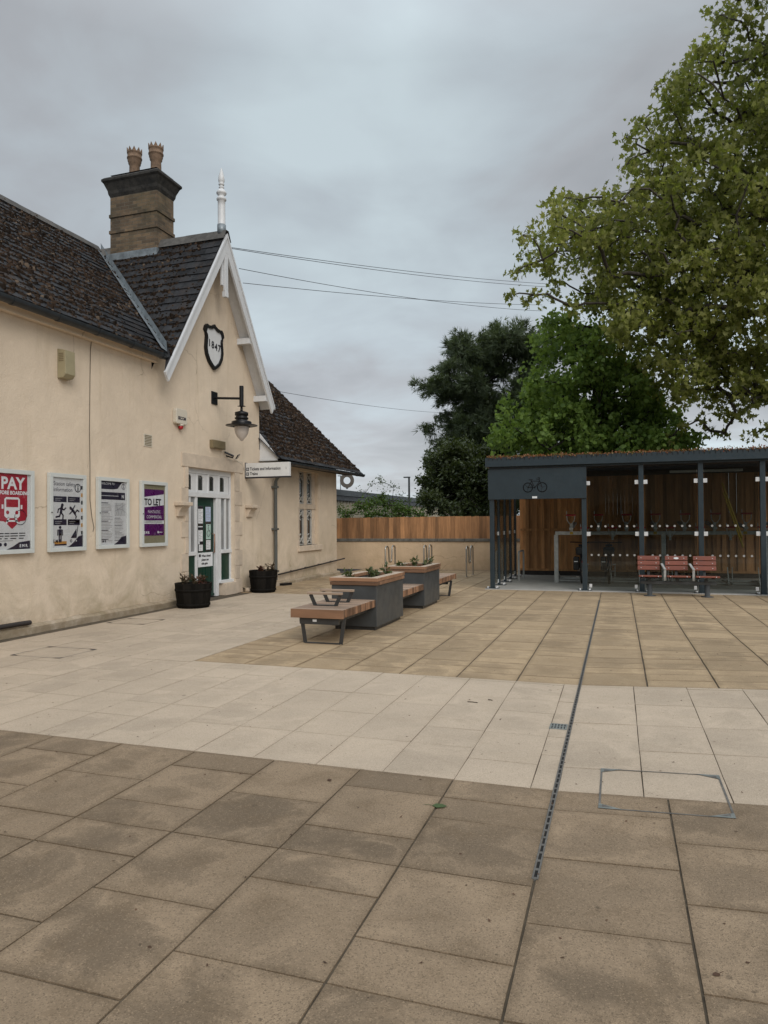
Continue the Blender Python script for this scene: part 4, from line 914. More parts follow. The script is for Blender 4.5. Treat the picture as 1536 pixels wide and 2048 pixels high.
# ------------------------------------------------------------------ leaf machinery
def leaf_object(name, pos, size, tmpl, faces, mat, parent, origin, up=.5, tint=None, axis=None):
    """one mesh holding all leaves of a crown; pos (n,3)"""
    n = len(pos); tv = np.array(tmpl, dtype=np.float64); k = len(tv)
    nr = np.random.normal(0, 1, (n, 3)); nr[:, 2] = np.abs(nr[:, 2])*.6+up*1.4; nr /= np.linalg.norm(nr, axis=1)[:, None]
    tt = np.random.normal(0, 1, (n, 3)) if axis is None else axis+np.random.normal(0, .45, (n, 3))
    tt -= nr*(tt*nr).sum(1)[:, None]; tt /= np.linalg.norm(tt, axis=1)[:, None]
    if axis is not None:
        ax = axis+np.random.normal(0, .45, (n, 3)); ax /= np.linalg.norm(ax, axis=1)[:, None]; nr = np.cross(ax, np.random.normal(0, 1, (n, 3))); nr /= np.linalg.norm(nr, axis=1)[:, None]; tt = ax
    bb = np.cross(nr, tt); s_ = (size*np.random.uniform(.65, 1.25, n))[:, None, None] if np.isscalar(size) else size[:, None, None]
    V = pos[:, None, :]+s_*(tv[None, :, 0, None]*bb[:, None, :]+tv[None, :, 1, None]*tt[:, None, :]+tv[None, :, 2, None]*nr[:, None, :])
    V = V.reshape(-1, 3)-np.array(origin); ls = [len(f) for f in faces]; flat = np.concatenate([np.array(f) for f in faces])
    loops = (flat[None, :]+np.arange(n)[:, None]*k).ravel(); tot = np.tile(ls, n); st_ = np.concatenate([[0], np.cumsum(tot)[:-1]])
    me = bpy.data.meshes.new(name); me.vertices.add(len(V)); me.vertices.foreach_set('co', V.ravel().astype(np.float32))
    me.loops.add(len(loops)); me.loops.foreach_set('vertex_index', loops.astype(np.int32)); me.polygons.add(len(tot)); me.polygons.foreach_set('loop_start', st_.astype(np.int32))
    me.update(calc_edges=True); me.validate()
    ti = np.random.rand(n) if tint is None else tint
    a = me.attributes.new('tint', 'FLOAT', 'FACE'); a.data.foreach_set('value', np.repeat(ti, len(faces)).astype(np.float32))
    me.materials.append(mat); ob = bpy.data.objects.new(name, me); COL.objects.link(ob)
    if parent is not None: ob.parent = parent
    else: ob.location = origin
    return ob
PLANE_L = ([(0, 0, 0), (.42, .02, .05), (.28, .22, .03), (.5, .48, .08), (.2, .5, .03), (0, 1, -.05), (-.2, .5, .03), (-.5, .48, .08), (-.28, .22, .03), (-.42, .02, .05)], [(0, 1, 2, 3, 4, 5), (0, 5, 6, 7, 8, 9)])
HEART_L = ([(0, 0, 0), (.36, .15, .06), (.38, .5, .08), (0, 1, -.08), (-.38, .5, .08), (-.36, .15, .06)], [(0, 1, 2, 3), (0, 3, 4, 5)])
OVAL_L = ([(0, 0, 0), (.25, .4, .04), (0, 1, 0), (-.25, .4, .04)], [(0, 1, 2), (0, 2, 3)])
NEEDLE_L = ([(-.06, 0, 0), (.06, 0, 0), (.12, 1, .1), (-.1, .1, .02), (.04, .05, .02), (-.4, .85, -.15), (-.04, 0, .05), (.08, 0, -.05), (.42, .75, .2), (-.03, 0, 0), (.09, .02, 0), (-.08, .9, .42)], [(0, 1, 2), (3, 4, 5), (6, 7, 8), (9, 10, 11)])
def inside_poly(x, y, P):
    r = False; j = len(P)-1
    for i in range(len(P)):
        if (P[i][1] > y) != (P[j][1] > y) and x < (P[j][0]-P[i][0])*(y-P[i][1])/(P[j][1]-P[i][1])+P[i][0]: r = not r
        j = i
    return r
def grow(name, label, cat, base, group, trunk, tr, clumps, nleaf, leafsize, L, lmat, bmat, up=.5, droop=.15, branch_r=.05, twig=True, shell=.55, axis_out=False, tintfn=None):
    """trunk: points from base; clumps: (centre, radius); crown leaves follow twigs that fan out of each clump"""
    t = thing(name, base, label, cat, group); tb = MB(); trunk = [Vector(p) for p in trunk]
    tb.tube(trunk, [tr*(1-.8*i/(len(trunk)-1)) for i in range(len(trunk))], 9); pos = []; ax = []; tn = []
    nodes = [(Vector(p), None) for p in trunk[1:]]; ctr = trunk[len(trunk)//2]; path = {i: 0. for i in range(len(nodes))}; nt0 = len(nodes)
    order = sorted(range(len(clumps)), key=lambda i: (Vector(clumps[i][0])-min(trunk[1:], key=lambda p: (p-Vector(clumps[i][0])).length)).length)
    for i in order:
        c = Vector(clumps[i][0]); j = min(range(len(nodes)), key=lambda k: (nodes[k][0]-c).length+.35*path[k]+max(0, nodes[k][0].z-c.z)*.5)
        nodes.append((c, j)); path[len(nodes)-1] = path[j]+(nodes[j][0]-c).length
    cnt = [1]*len(nodes)
    for k in range(len(nodes)-1, nt0-1, -1): cnt[nodes[k][1]] += cnt[k]
    for k in range(nt0, len(nodes)):
        c, j = nodes[k]; best = nodes[j][0]; d = c-best; rb = branch_r*.32*math.sqrt(cnt[k]+.5); ra = min(branch_r*.32*math.sqrt(cnt[j]+.5), rb*1.35)
        w_ = .09*d.length; m1 = best+d*.35+Vector((random.gauss(0, w_), random.gauss(0, w_), w_*.8)); m2 = best+d*.7+Vector((random.gauss(0, w_), random.gauss(0, w_), w_*.8))
        tb.tube([best, m1, m2, c], [ra, ra*.7+rb*.3, rb*1.05, rb*.8], 6, caps=False)
    for (c, r) in clumps:
        c = Vector(c); br = branch_r*.5
        tone = random.uniform(-.22, .22)
        nt = max(6, int(10*r*r)); per = max(3, int(nleaf*(r**2)/nt))
        for _ in range(nt):
            v = Vector((random.gauss(0, 1), random.gauss(0, 1), random.gauss(0, .75))).normalized(); ln = r*random.uniform(.55, 1.12)
            e_ = c+v*ln-Vector((0, 0, droop*ln)); s0 = c+v*ln*.15
            if twig and random.random() < .45: tb.tube([s0, c+v*ln*.6+Vector((0, 0, .03*ln)), e_], [br*.22+.006, .007, .004], 4, caps=False)
            f = np.random.beta(2.2, 1.3, per)[:, None]; P = np.array(s0)[None]*(1-f)+np.array(e_)[None]*f+np.random.normal(0, .10*r+.05, (per, 3))
            pos.append(P); ax.append(np.repeat(np.array(v)[None], per, 0)); tn.append(np.clip(np.random.rand(per)*.75+.12+tone, 0, 1))
    pos = np.concatenate(pos); ax = np.concatenate(ax); tn = np.concatenate(tn)
    tb.build('trunk', bmat, t, base, fix=False)
    leaf_object('crown', pos, leafsize, L[0], L[1], lmat, t, base, up, tn, ax if axis_out else None)
    return t
def clumps_in(center, radii, n, rng, poly=None, seed=1, minsep=.5, tries=6000, hull=.0):
    rs = np.random.RandomState(seed); out = []
    for _ in range(tries):
        if len(out) >= n: break
        v = rs.normal(0, 1, 3); v /= np.linalg.norm(v); q = rs.uniform(hull, 1)**.45; p = Vector((center[0]+v[0]*radii[0]*q, center[1]+v[1]*radii[1]*q, center[2]+v[2]*radii[2]*q)); r = rs.uniform(*rng)
        if poly:
            x, y = proj(p); pr = r*FPX/(p-CO).length
            if x < 1600 and not all(inside_poly(x+pr*.85*math.cos(a), y+pr*.75*math.sin(a), poly) for a in np.arange(0, 6.2, .785)): continue
        if any((p-c).length < minsep*(r+r2) for c, r2 in out): continue
        out.append((p, r))
    return out
# ------------------------------------------------------------------ trees
PL = [(1440, -60), (1425, 40), (1378, 95), (1325, 130), (1312, 205), (1240, 245), (1228, 300), (1245, 365), (1170, 372), (1098, 375), (1052, 440), (1022, 520), (1008, 560), (1040, 612), (1110, 612), (1160, 670), (1215, 700), (1262, 790), (1330, 800), (1345, 850), (1420, 815), (1470, 850), (1520, 880), (1900, 900), (1900, -900), (1440, -900)]
cl_ = clumps_in((1.6, 26.3, 12.4), (7.6, 4.4, 11.5), 330, (.5, 1.0), PL, 5, .36, tries=40000)
cl_ += clumps_in((3.4, 25.4, 8.0), (5.2, 2.6, 4.4), 110, (.45, .85), PL, 31, .3, tries=20000)
cl_ += clumps_in((9.5, 26.5, 13.), (6.5, 5.5, 10.5), 60, (1.2, 1.9), PL, 6, .4)
cl_ += [(aty(x, y, Y), r) for x, y, Y, r in ((1030, 545, 24.5, .42), (1045, 470, 24, .5), (1112, 400, 25, .5), (1160, 400, 24.6, .45), (1215, 400, 25, .5), (1070, 590, 24, .4), (1085, 520, 24.5, .55), (1250, 275, 25, .45), (1252, 330, 25.5, .45), (1335, 165, 25.5, .5), (1345, 225, 26, .6), (1395, 110, 26, .5), (1290, 250, 26, .5), (1440, 30, 26, .6), (1440, 90, 26, .7), (1055, 602, 24.5, .28), (1025, 590, 24, .22), (1505, 870, 25, .35), (1530, 860, 25, .4), (1470, 830, 25.5, .4), (1400, 840, 26, .35), (1372, 852, 26, .35), (1420, 862, 26, .3), (1450, 868, 26, .3), (1345, 872, 26.3, .35))]
grow('plane_tree', 'huge spreading olive green plane tree overhanging the cycle shelter at the right', 'tree', (6.2, 27, 0), 'trees behind the shelter', [(6.2, 27, 0), (6.1, 27, 3), (6.3, 26.8, 6), (6.0, 26.6, 9), (6.3, 26.7, 13), (6.4, 26.6, 18)], .5, cl_, 175, .185, PLANE_L, leaf_plane, bark, .0, .2, .06)
LP = [(1085, 600), (1052, 650), (1045, 735), (1040, 775), (1000, 800), (972, 850), (968, 900), (1000, 1000), (1400, 1000), (1400, 850), (1330, 760), (1250, 680), (1170, 610)]
cl_ = clumps_in((-1.0, 28.4, 5.6), (5.6, 2.6, 5.4), 190, (.5, .95), LP, 9, .28, tries=20000)
cl_ += [(aty(x, y, Y), r) for x, y, Y, r in ((1110, 640, 27, .6), (1080, 690, 27, .6), (1065, 760, 26.5, .6), (1010, 830, 26.5, .5), (1000, 880, 26.2, .5), (1090, 860, 26, .6), (1180, 870, 26, .6), (1250, 880, 26, .6), (1310, 880, 26, .5), (1150, 700, 26.5, .7), (1050, 870, 26.3, .5), (1360, 880, 26.5, .5))]
grow('lime_tree', 'dense bright green lime tree between the dark conifer and the plane tree', 'tree', (-.8, 28.2, 0), 'trees behind the shelter', [(-.8, 28.2, 0), (-.9, 28.2, 2.5), (-.7, 28.2, 5), (-.9, 28.2, 9)], .28, cl_, 330, .17, HEART_L, leaf_lime, barkdark, .1, .15, .04)
CP_ = [(905, 660), (880, 720), (845, 765), (820, 775), (850, 800), (880, 830), (850, 855), (838, 880), (860, 900), (870, 1040), (1140, 1040), (1140, 640), (1000, 640), (970, 655), (940, 665)]
cl_ = clumps_in((-6.6, 36.8, 6.4), (5.6, 3.0, 7.0), 210, (.5, .95), CP_, 13, .26, tries=20000)
cl_ += [(aty(x, y, Y), r) for x, y, Y, r in ((832, 772, 35.5, .32), (855, 770, 35.5, .45), (885, 765, 36, .6), (865, 785, 35.5, .4), (905, 700, 36, .5), (925, 680, 36, .5), (960, 690, 36, .7), (990, 670, 36, .6), (880, 740, 36, .4), (1010, 690, 36, .7), (1030, 660, 36.5, .5), (850, 858, 35.5, .45), (870, 850, 35.5, .5), (865, 890, 35.5, .5), (880, 830, 36, .45), (1050, 700, 36, .7), (1050, 680, 35.5, .5), (915, 665, 36, .3), (985, 655, 36, .3))]
grow('conifer_tree', 'dark blue green conifer with ragged jutting boughs behind the fence', 'tree', (-6.6, 36.5, 0), 'trees behind the shelter', [(-6.6, 36.5, 0), (-6.6, 36.5, 3), (-6.5, 36.4, 6), (-6.6, 36.5, 8.5)], .34, cl_, 420, .34, NEEDLE_L, leaf_pine, barkdark, .4, .05, .05, axis_out=True)
IP = [(862, 880), (838, 930), (832, 980), (826, 1036), (1000, 1040), (1000, 900), (930, 870)]
cl_ = clumps_in((-6.2, 30.2, 2.6), (3.6, 1.6, 3.4), 90, (.45, .8), IP, 17, .25, tries=20000)
cl_ += [(aty(x, y, Y), r) for x, y, Y, r in ((850, 960, 29, .45), (850, 1000, 28.5, .5), (880, 1010, 28.5, .55), (920, 1015, 28.3, .55), (955, 1015, 28.5, .5), (860, 915, 29.5, .45), (990, 1010, 28.6, .5), (900, 950, 29, .6), (945, 940, 29.3, .6), (975, 950, 29.3, .5))]
grow('evergreen_bush', 'tall very dark ivy covered evergreen bush directly behind the timber fence', 'bush', (-6.2, 30, 0), 'shrubs behind the fence', [(-6.2, 30, 0), (-6.2, 30, 1.5), (-6.1, 30, 3.0)], .15, cl_, 1000, .17, OVAL_L, leaf_ivy, barkdark, .4, .1, .03)
cl_ = [(aty(x, y, Y), r) for x, y, Y, r in ((720, 1010, 25.5, .35), (745, 1005, 26, .4), (770, 1010, 26, .4), (795, 1015, 26, .4), (820, 1020, 26, .4), (735, 1030, 25.5, .4), (770, 1032, 25.5, .4), (805, 1032, 25.8, .4), (842, 1030, 26, .35), (760, 992, 26.2, .25), (700, 1025, 25.5, .2), (683, 1022, 25.5, .22), (690, 1030, 25.4, .25))]
grow('green_bush', 'low soft green bush showing over the timber fence beside the station', 'bush', (-8.2, 26, 0), 'shrubs behind the fence', [(-8.2, 26, 0), (-8.2, 26, .8), (-8.1, 26, 1.5)], .05, cl_, 1900, .12, OVAL_L, leaf_bush, barkdark, .4, .1, .02)
cl_ = [(aty(x, y, Y), r) for x, y, Y, r in ((745, 970, 27, .25), (765, 965, 27, .3), (785, 975, 27, .3), (800, 990, 27, .25), (732, 985, 27, .16), (770, 990, 27, .3), (815, 1000, 27, .2), (720, 982, 27, .1), (755, 955, 27, .14))]
grow('young_sapling', 'sparse young sapling with small pale leaves rising above the green bush', 'tree', (-8.6, 27, 0), 'shrubs behind the fence', [(-8.6, 27, 0), (-8.6, 27, 1.4), (-8.6, 27, 2.3), (-8.5, 27, 3.0)], .03, cl_, 620, .085, OVAL_L, leaf_sap, barkdark, .3, .05, .015, shell=.3)
# ------------------------------------------------------------------ far background
WX = -14.
t = thing('warehouse', (WX, 50, 0), 'low cream clad industrial shed with grey roof beyond the fence', 'warehouse')
c = MB().box(WX-18, WX, 26, 90, 0, 2.75)
for y in np.arange(26, 90, .45): c.box(WX, WX+.035, y, y+.2, 0, 2.74)
c.build('wall', clad, t, t.location)
MB().box(WX-18.3, WX+.25, 25.7, 90.3, 3.0, 3.3).build('roof', roofgrey, t, t.location); MB().box(WX-18, WX+.12, 26, 90, 2.75, 3.0).build('gutter_band', gutterm, t, t.location)
p = aty(694, 961, 33.5); t = thing('ring_sign', (p.x, p.y, 3.3), 'dark brown ring standing above the shed roof just below the station eaves', 'sign'); c = MB()
vd = Vector((p.x, p.y, 0)).normalized(); sdv = Vector((vd.y, -vd.x, 0)); n = 28
for ro in (0,):
    vs = []
    for k in range(n):
        a = 2*math.pi*k/n; dr_ = sdv*math.cos(a)+Vector((0, 0, 1))*math.sin(a)*1.04
        for r_, o_ in ((.36, -.06), (.36, .06), (.175, .06), (.175, -.06)): vs.append(p+dr_*r_+vd*o_)
    c.add(vs, [(4*k+i, 4*k+(i+1) % 4, 4*((k+1) % n)+(i+1) % 4, 4*((k+1) % n)+i) for k in range(n) for i in range(4)])
c.build('ring', ringm, t, t.location); MB().box(p.x-.04, p.x+.04, p.y-.04, p.y+.04, 3.28, p.z-.34).build('post', polegrey, t, t.location)
def lamp_post(x, ytop, Y, L, label, r):
    p = aty(x, ytop, Y); t = thing('street_lamp', (p.x, p.y, 0), label, 'street lamp', 'distant street lamps'); MB().tube([(p.x, p.y, 0), (p.x, p.y, p.z)], [r*1.3, r], 8).build('pole', polegrey, t, t.location)
    MB().box(p.x-L, p.x+.06, p.y-.1, p.y+.1, p.z-.02, p.z+.05).build('lamp_head', polegrey, t, t.location, bevel=.01)
lamp_post(818, 955, 40, .32, 'thin grey street lamp with flat head left of the dark bush', .06)
lamp_post(681, 952, 60, .25, 'faint distant lamp pole between the station wall and the ring', .04)
# overhead wires
def wire(a, b, sag, r, label):
    a, b = Vector(a), Vector(b); pts = [a+(b-a)*f-Vector((0, 0, sag*4*f*(1-f))) for f in np.linspace(0, 1, 17)]
    tag(MB().tube(pts, r, 5).build('overhead_wire', ink, None, a), label, 'wire', 'overhead wires from the gable')
def gp(x, y): return atx(x, y, GF+.03)
wire(gp(462, 495), aty(1100, 568, 27), .10, .007, 'topmost overhead wire from the gable apex to the plane tree')
wire(gp(462, 497), aty(1100, 574, 27), .12, .007, 'second overhead wire hanging just below the topmost one')
wire(gp(478, 537), aty(1085, 622, 27), .16, .007, 'overhead wire in the middle that crosses the lowest gable wire near the tree')
wire(gp(486, 566), aty(1085, 610, 27), .10, .007, 'lowest overhead wire fixed on the right bargeboard of the gable')
wire((-8.3, 15.6, aty(553, 775, 15.6).z), aty(900, 826, 36), .12, .006, 'thin wire from behind the wing roof to the dark conifer')
# a tan stone building across the street behind the photographer (seen only mirrored in the shelter glass)
t = thing('stone_building', (2, -36, 0), 'tan stone building with an arch across the forecourt behind the viewer', 'building')
c = MB(); FBk = lambda u, v, w: (u, -36+w, v)
arch = [(0+3.2*math.cos(a), 1.6+1.7*math.sin(a)) for a in np.linspace(math.pi, 0, 15)]
c.flat([(-22, 0), (-3.2, 0)]+arch+[(3.2, 0), (26, 0), (26, 6.2), (-22, 6.2)], FBk, 0); c.box(-22, 26, -44, -36.6, 0, 6.2); c.build('wall', brickfar, t, t.location, fix=False)
MB().box(-3.1, 3.1, -36.5, -36.3, 0, 3.2).build('arch_door', black, t, t.location)
MB().add([(-22.3, -35.6, 6.2), (26.3, -35.6, 6.2), (26.3, -40, 8.5), (-22.3, -40, 8.5), (-22.3, -44.4, 6.2), (26.3, -44.4, 6.2)], [(0, 1, 2, 3), (3, 2, 5, 4)]).build('roof', slatebase, t, t.location, fix=False)
# ------------------------------------------------------------------ low wall and fence
FY = 22.5
t = thing('boundary_wall', (-6, FY, 0), 'low ochre rendered boundary wall with dark grey coping at the back of the square', 'wall')
MB().box(-11, 7, FY, FY+.22, 0, .93).build('wall_face', lowwall_m, t, t.location); c = MB()
x = -11
while x < 7: c.box(x+.003, min(7, x+.9)-.003, FY-.03, FY+.26, .932, 1.03, 0, random.random()); x += .9
c.build('coping', coping, t, t.location, bevel=.008)
t = thing('timber_fence', (-6, FY+.1, 1.03), 'orange brown close-boarded timber fence standing on the low boundary wall', 'fence')
c = MB(); x = -11.; random.seed(5)
while x < 7:
    w_ = random.uniform(.115, .15); z_ = 1.735+random.uniform(-.012, .012)+.004*(x+8); k = random.random(); c.box(x+.002, x+w_-.001, FY+.07-.008*(int(x*10) % 2), FY+.092, 1.03, z_, 0, k)
    if random.random() < .22: c.box(x+w_-.03, x+w_+.02, FY+.05, FY+.068, 1.03, z_-.005, 0, k*.8)
    x += w_
c.build('boards', fence_m, t, t.location); MB().box(-11, 7, FY+.1, FY+.15, 1.15, 1.22).box(-11, 7, FY+.1, FY+.15, 1.5, 1.57).build('rails', fence_m, t, t.location)
# hoop stands
random.seed(7)
def hoop_stand(p, L, label, first=[None]):
    if first[0] is None:
        t = thing('cycle_hoop', p, label, 'cycle stand', 'stainless M shaped cycle hoops'); first[0] = t
        h, q = .86, L/4; pts = [(0, 0, 0), (0, 0, h-q)]
        pts += [(0, q-q*math.cos(a), h-q+q*math.sin(a)) for a in np.linspace(.2, math.pi-.2, 7)]+[(0, 2*q, h-q)]
        low = .36; pts += [(0, 2*q, low+q*.5)]+[(0, 2*q+q*.0+q*.0+(q*0), low)] if False else []
        # down to a low U, then up again
        u = .05
        pts = [(0, 0, 0), (0, 0, h-.08)]+[(0, .08-.08*math.cos(a), h-.08+.08*math.sin(a)) for a in np.linspace(.25, math.pi-.25, 6)]+[(0, .16, h-.08), (0, .19, .46)]
        pts += [(0, .25-.06*math.cos(a), .44-.06*math.sin(a)) for a in np.linspace(.2, math.pi-.2, 6)]+[(0, .31, .46), (0, .34, h-.08)]
        pts += [(0, .42-.08*math.cos(a), h-.08+.08*math.sin(a)) for a in np.linspace(.25, math.pi-.25, 6)]+[(0, .50, h-.08), (0, .50, 0)]
        MB().tube([(p.x+a, p.y+b*L/.5, p.z+c_) for a, b, c_ in pts], .024, 10).build('hoop', steel, t, p)
        for y_ in (0, L): MB().lathe([(.055, 0), (.055, .008)], (p.x, p.y+y_, 0), 14).build('base_plate', steel, t, p)
        return t
    return copy_tree(first[0], p, None, label)
hoop_stand(atz(771, 1152), .95, 'stainless M shaped cycle hoop nearest the station wing')
hoop_stand(atz(848, 1148), .95, 'stainless M shaped cycle hoop behind the far planter, middle of the three')
hoop_stand(atz(933, 1154), .95, 'stainless M shaped cycle hoop nearest the shelter')
# ------------------------------------------------------------------ seating with planters
BX0, BX1 = -4.10, -3.36
def slat_seat(mb, y0, y1, z0=.345, z1=.45):
    y = y0; i = 0
    while y < y1-.01:
        y2 = min(y+.034, y1); mb.box(BX0+random.uniform(-.002, .002), BX1+random.uniform(-.002, .002), y, y2, z0, z1, 0, random.choice((0., .15, .6, .85, 1.))); y += .05; i += 1
def bench(y0, y1, label, arms, legs):
    t = thing('slatted_bench', ((BX0+BX1)/2, (y0+y1)/2, 0), label, 'bench', 'timber benches between the planters'); L = t.location
    c = MB()
    if legs == 'front': c.box(BX0, BX1, y0, y0+.04, .335, .451, 0, .5); slat_seat(c, y0+.05, y1)
    else: slat_seat(c, y0, y1-(.05 if legs else 0)); legs and c.box(BX0, BX1, y1-.04, y1, .335, .451, 0, .5)
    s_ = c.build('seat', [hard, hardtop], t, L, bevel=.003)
    for p in s_.data.polygons:
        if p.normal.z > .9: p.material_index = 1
    MB().box(BX0+.1, BX0+.16, y0+.06, y1-.02, .28, .344).box(BX1-.16, BX1-.1, y0+.06, y1-.02, .28, .344).build('rails', darksteel, t, L)
    if legs:
        ly = y0+.07 if legs == 'front' else y1-.45; xa, xb = -3.97, -3.40
        c = MB().box(xa-.02, xb-.04, ly-.03, ly+.03, .25, .338)
        c.build('apron', darksteel, t, L, bevel=.003)
        for s1, xt, xb_ in ((0, xa+.0, xa+.05), (1, xb+.03, xb-.02)):
            MB().bar((xt, ly, .33), (xb_, ly, .0), .05, .014, up=(0, 1, 0)).build('leg', darksteel, t, L)
        MB().box(xa+.05, xb-.02, ly-.025, ly+.025, .0, .012).build('foot_bar', darksteel, t, L)
        if legs == 'front': MB().box(-3.80, -3.745, ly-.034, ly-.031, .285, .315).build('maker_plate', paperw, t, L)
    for ya in arms:
        c = MB()
        for xt, xq in ((-4.0, -3.93), (-3.56, -3.63)): c.bar((xt, ya, .60), (xq, ya, .452), .05, .012, up=(0, 1, 0))
        c.box(-3.94, -3.62, ya-.025, ya+.025, .452, .462); ar = c.build('armrest', darksteel, t, L)
        MB().box(-4.045, -3.535, ya-.032, ya+.032, .60, .632, 0, .6).build('arm_top', hardtop, ar, L, bevel=.005)
    return t
bench(8.46, 9.74, 'long slatted timber bench with two armrests, nearest the viewer', (8.88, 9.32), 'front')
bench(11.09, 12.42, 'short slatted timber bench between the two planters', (11.42,), None)
bench(13.57, 15.15, 'slatted timber bench at the far end behind the second planter', (14.1,), 'back')
def planter(y0, y1, label):
    t = thing('planter_box', ((BX0+BX1)/2, (y0+y1)/2, 0), label, 'planter', 'grey planters in the seating row'); L = t.location; x0, x1 = -4.05, -3.345
    MB().box(x0, x1, y0, y1, .05, .655).build('box', planterm, t, L, bevel=.006); MB().box(x0+.04, x1-.04, y0+.04, y1-.04, 0, .05).build('base', darksteel, t, L)
    c = MB(); e = .025; w_ = .11
    for k, (za, zb_) in enumerate(((.655, .705), (.711, .765))):
        o = e if k else e-.006
        c.box(x0-o, x1+o, y0-o, y0+w_, za, zb_, 0, random.random()); c.box(x0-o, x1+o, y1-w_, y1+o, za, zb_, 0, random.random()); c.box(x0-o, x0+w_, y0+w_+.002, y1-w_-.002, za, zb_, 0, random.random()); c.box(x1-w_, x1+o, y0+w_+.002, y1-w_-.002, za, zb_, 0, random.random())
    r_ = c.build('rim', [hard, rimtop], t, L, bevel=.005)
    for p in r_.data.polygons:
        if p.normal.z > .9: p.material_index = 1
    MB().box(x0+.1, x1-.1, y0+.1, y1-.1, .66, .705).build('soil', soil, t, L)
    return t
planter(9.745, 11.085, 'grey steel planter with hardwood rim, nearer one in the seating row')
planter(12.425, 13.565, 'grey steel planter with hardwood rim, farther one in the seating row')
def plant(x, y, z, h, spread, n, label, mat, group, ls=.06, L=OVAL_L, stems=7, red=False):
    t = thing('leafy_plant', (x, y, z), label, 'plant', group); c = MB(); P = []; A = []
    for k in range(stems):
        a = random.uniform(0, 6.28); r = spread*random.uniform(.2, 1); e_ = Vector((x+r*math.cos(a), y+r*math.sin(a), z+h*random.uniform(.45, 1))); b_ = Vector((x+.2*r*math.cos(a), y+.2*r*math.sin(a), z-.01))
        c.tube([b_, (b_+e_)/2+Vector((0, 0, .02)), e_], [.005, .004, .002], 4, caps=False)
        for _ in range(n//stems):
            f = random.uniform(.25, 1.05); P.append(b_+(e_-b_)*f+Vector((random.gauss(0, .012), random.gauss(0, .012), random.gauss(0, .012)))); A.append((math.cos(a)*.5+random.gauss(0, .5), math.sin(a)*.5+random.gauss(0, .5), .6))
    c.build('stems', twigm, t, t.location, fix=False); leaf_object('leaves', np.array(P), ls, L[0], L[1], mat, t, t.location, .3, None, np.array(A)); return t
gpl = 'small plants in the planters'
for i, (x, y, h, sp, lab) in enumerate(((-3.9, 10.1, .15, .13, 'small leafy plant at the left of the nearer planter'), (-3.68, 10.35, .17, .15, 'small leafy plant in the middle of the nearer planter'), (-3.5, 10.75, .17, .13, 'small leafy plant at the right of the nearer planter'), (-3.72, 10.8, .12, .16, 'low leafy plant at the back of the nearer planter'))): plant(x, y, .705, h*1.0, sp*.75, 42, lab, leaf_pot, gpl, .075)
for i, (x, y, h, sp, lab) in enumerate(((-3.88, 12.75, .15, .15, 'small leafy plant at the left of the farther planter'), (-3.66, 12.95, .18, .18, 'small leafy plant in the middle of the farther planter'), (-3.5, 13.25, .15, .15, 'small leafy plant at the right of the farther planter'))): plant(x, y, .705, h*1.0, sp*.75, 46, lab, leaf_pot, gpl, .075)
# half barrels
def barrel(x, y, r0, r1, h, label):
    t = thing('barrel_planter', (x, y, 0), label, 'barrel planter', 'black half barrel planters'); tn = [random.random() for _ in range(28)]
    MB().lathe([(r1*.9, .02), (r1, .0), (r1*1.03, .02), ((r0+r1)/2*1.03, h*.5), (r0, h), (r0-.035, h), (r0-.045, h-.05)], (x, y, 0), 28, 0, False, tn).build('staves', barrelm, t, t.location)
    c = MB()
    for f in (.13, .72): rr = r1*1.03+(r0-r1*1.03)*f; c.lathe([(rr+.006, h*f-.022), (rr+.013, h*f-.02), (rr+.014, h*f+.02), (rr+.007, h*f+.022)], (x, y, 0), 28)
    c.build('hoops', barrelm, t, t.location); MB().lathe([(.001, h-.05), (r0-.03, h-.05)], (x, y, 0), 24).build('soil', soil, t, t.location, fix=False)
    return t
b1 = (-7.63, 11.58); b2 = (-7.73, 14.54)
barrel(*b1, .345, .285, .46, 'black half barrel planter with withered plants left of the station door'); barrel(*b2, .325, .265, .5, 'black half barrel planter with withered plants right of the station door')
gd = 'withered plants in the barrels'
plant(b1[0]-.1, b1[1]-.12, .41, .24, .12, 60, 'withered upright plant at the left of the near barrel', leaf_dry, gd, .07); plant(b1[0]+.06, b1[1]+.03, .41, .17, .17, 130, 'bushy withered plant in the middle of the near barrel', leaf_dry, gd, .07); plant(b1[0]+.16, b1[1]+.1, .41, .15, .12, 70, 'reddish withered plant at the right of the near barrel', leaf_red, gd, .05)
plant(b2[0]-.05, b2[1]-.03, .45, .13, .16, 110, 'low withered plant at the left of the far barrel', leaf_red, gd, .06); plant(b2[0]+.13, b2[1]+.08, .45, .17, .12, 80, 'withered plant at the right of the far barrel', leaf_dry, gd, .07)
p = atz(560, 1170); tag(MB().prism([(-.25, -.15), (.2, -.18), (.28, .12), (-.2, .16)], lambda u, v, w: (p.x+u, p.y+v, .004+w*(1+.6*u)), 0, .05).build('gully_cover', black, None, p, bevel=.005), 'flat black gully cover on the paving behind the far barrel', 'gully cover')
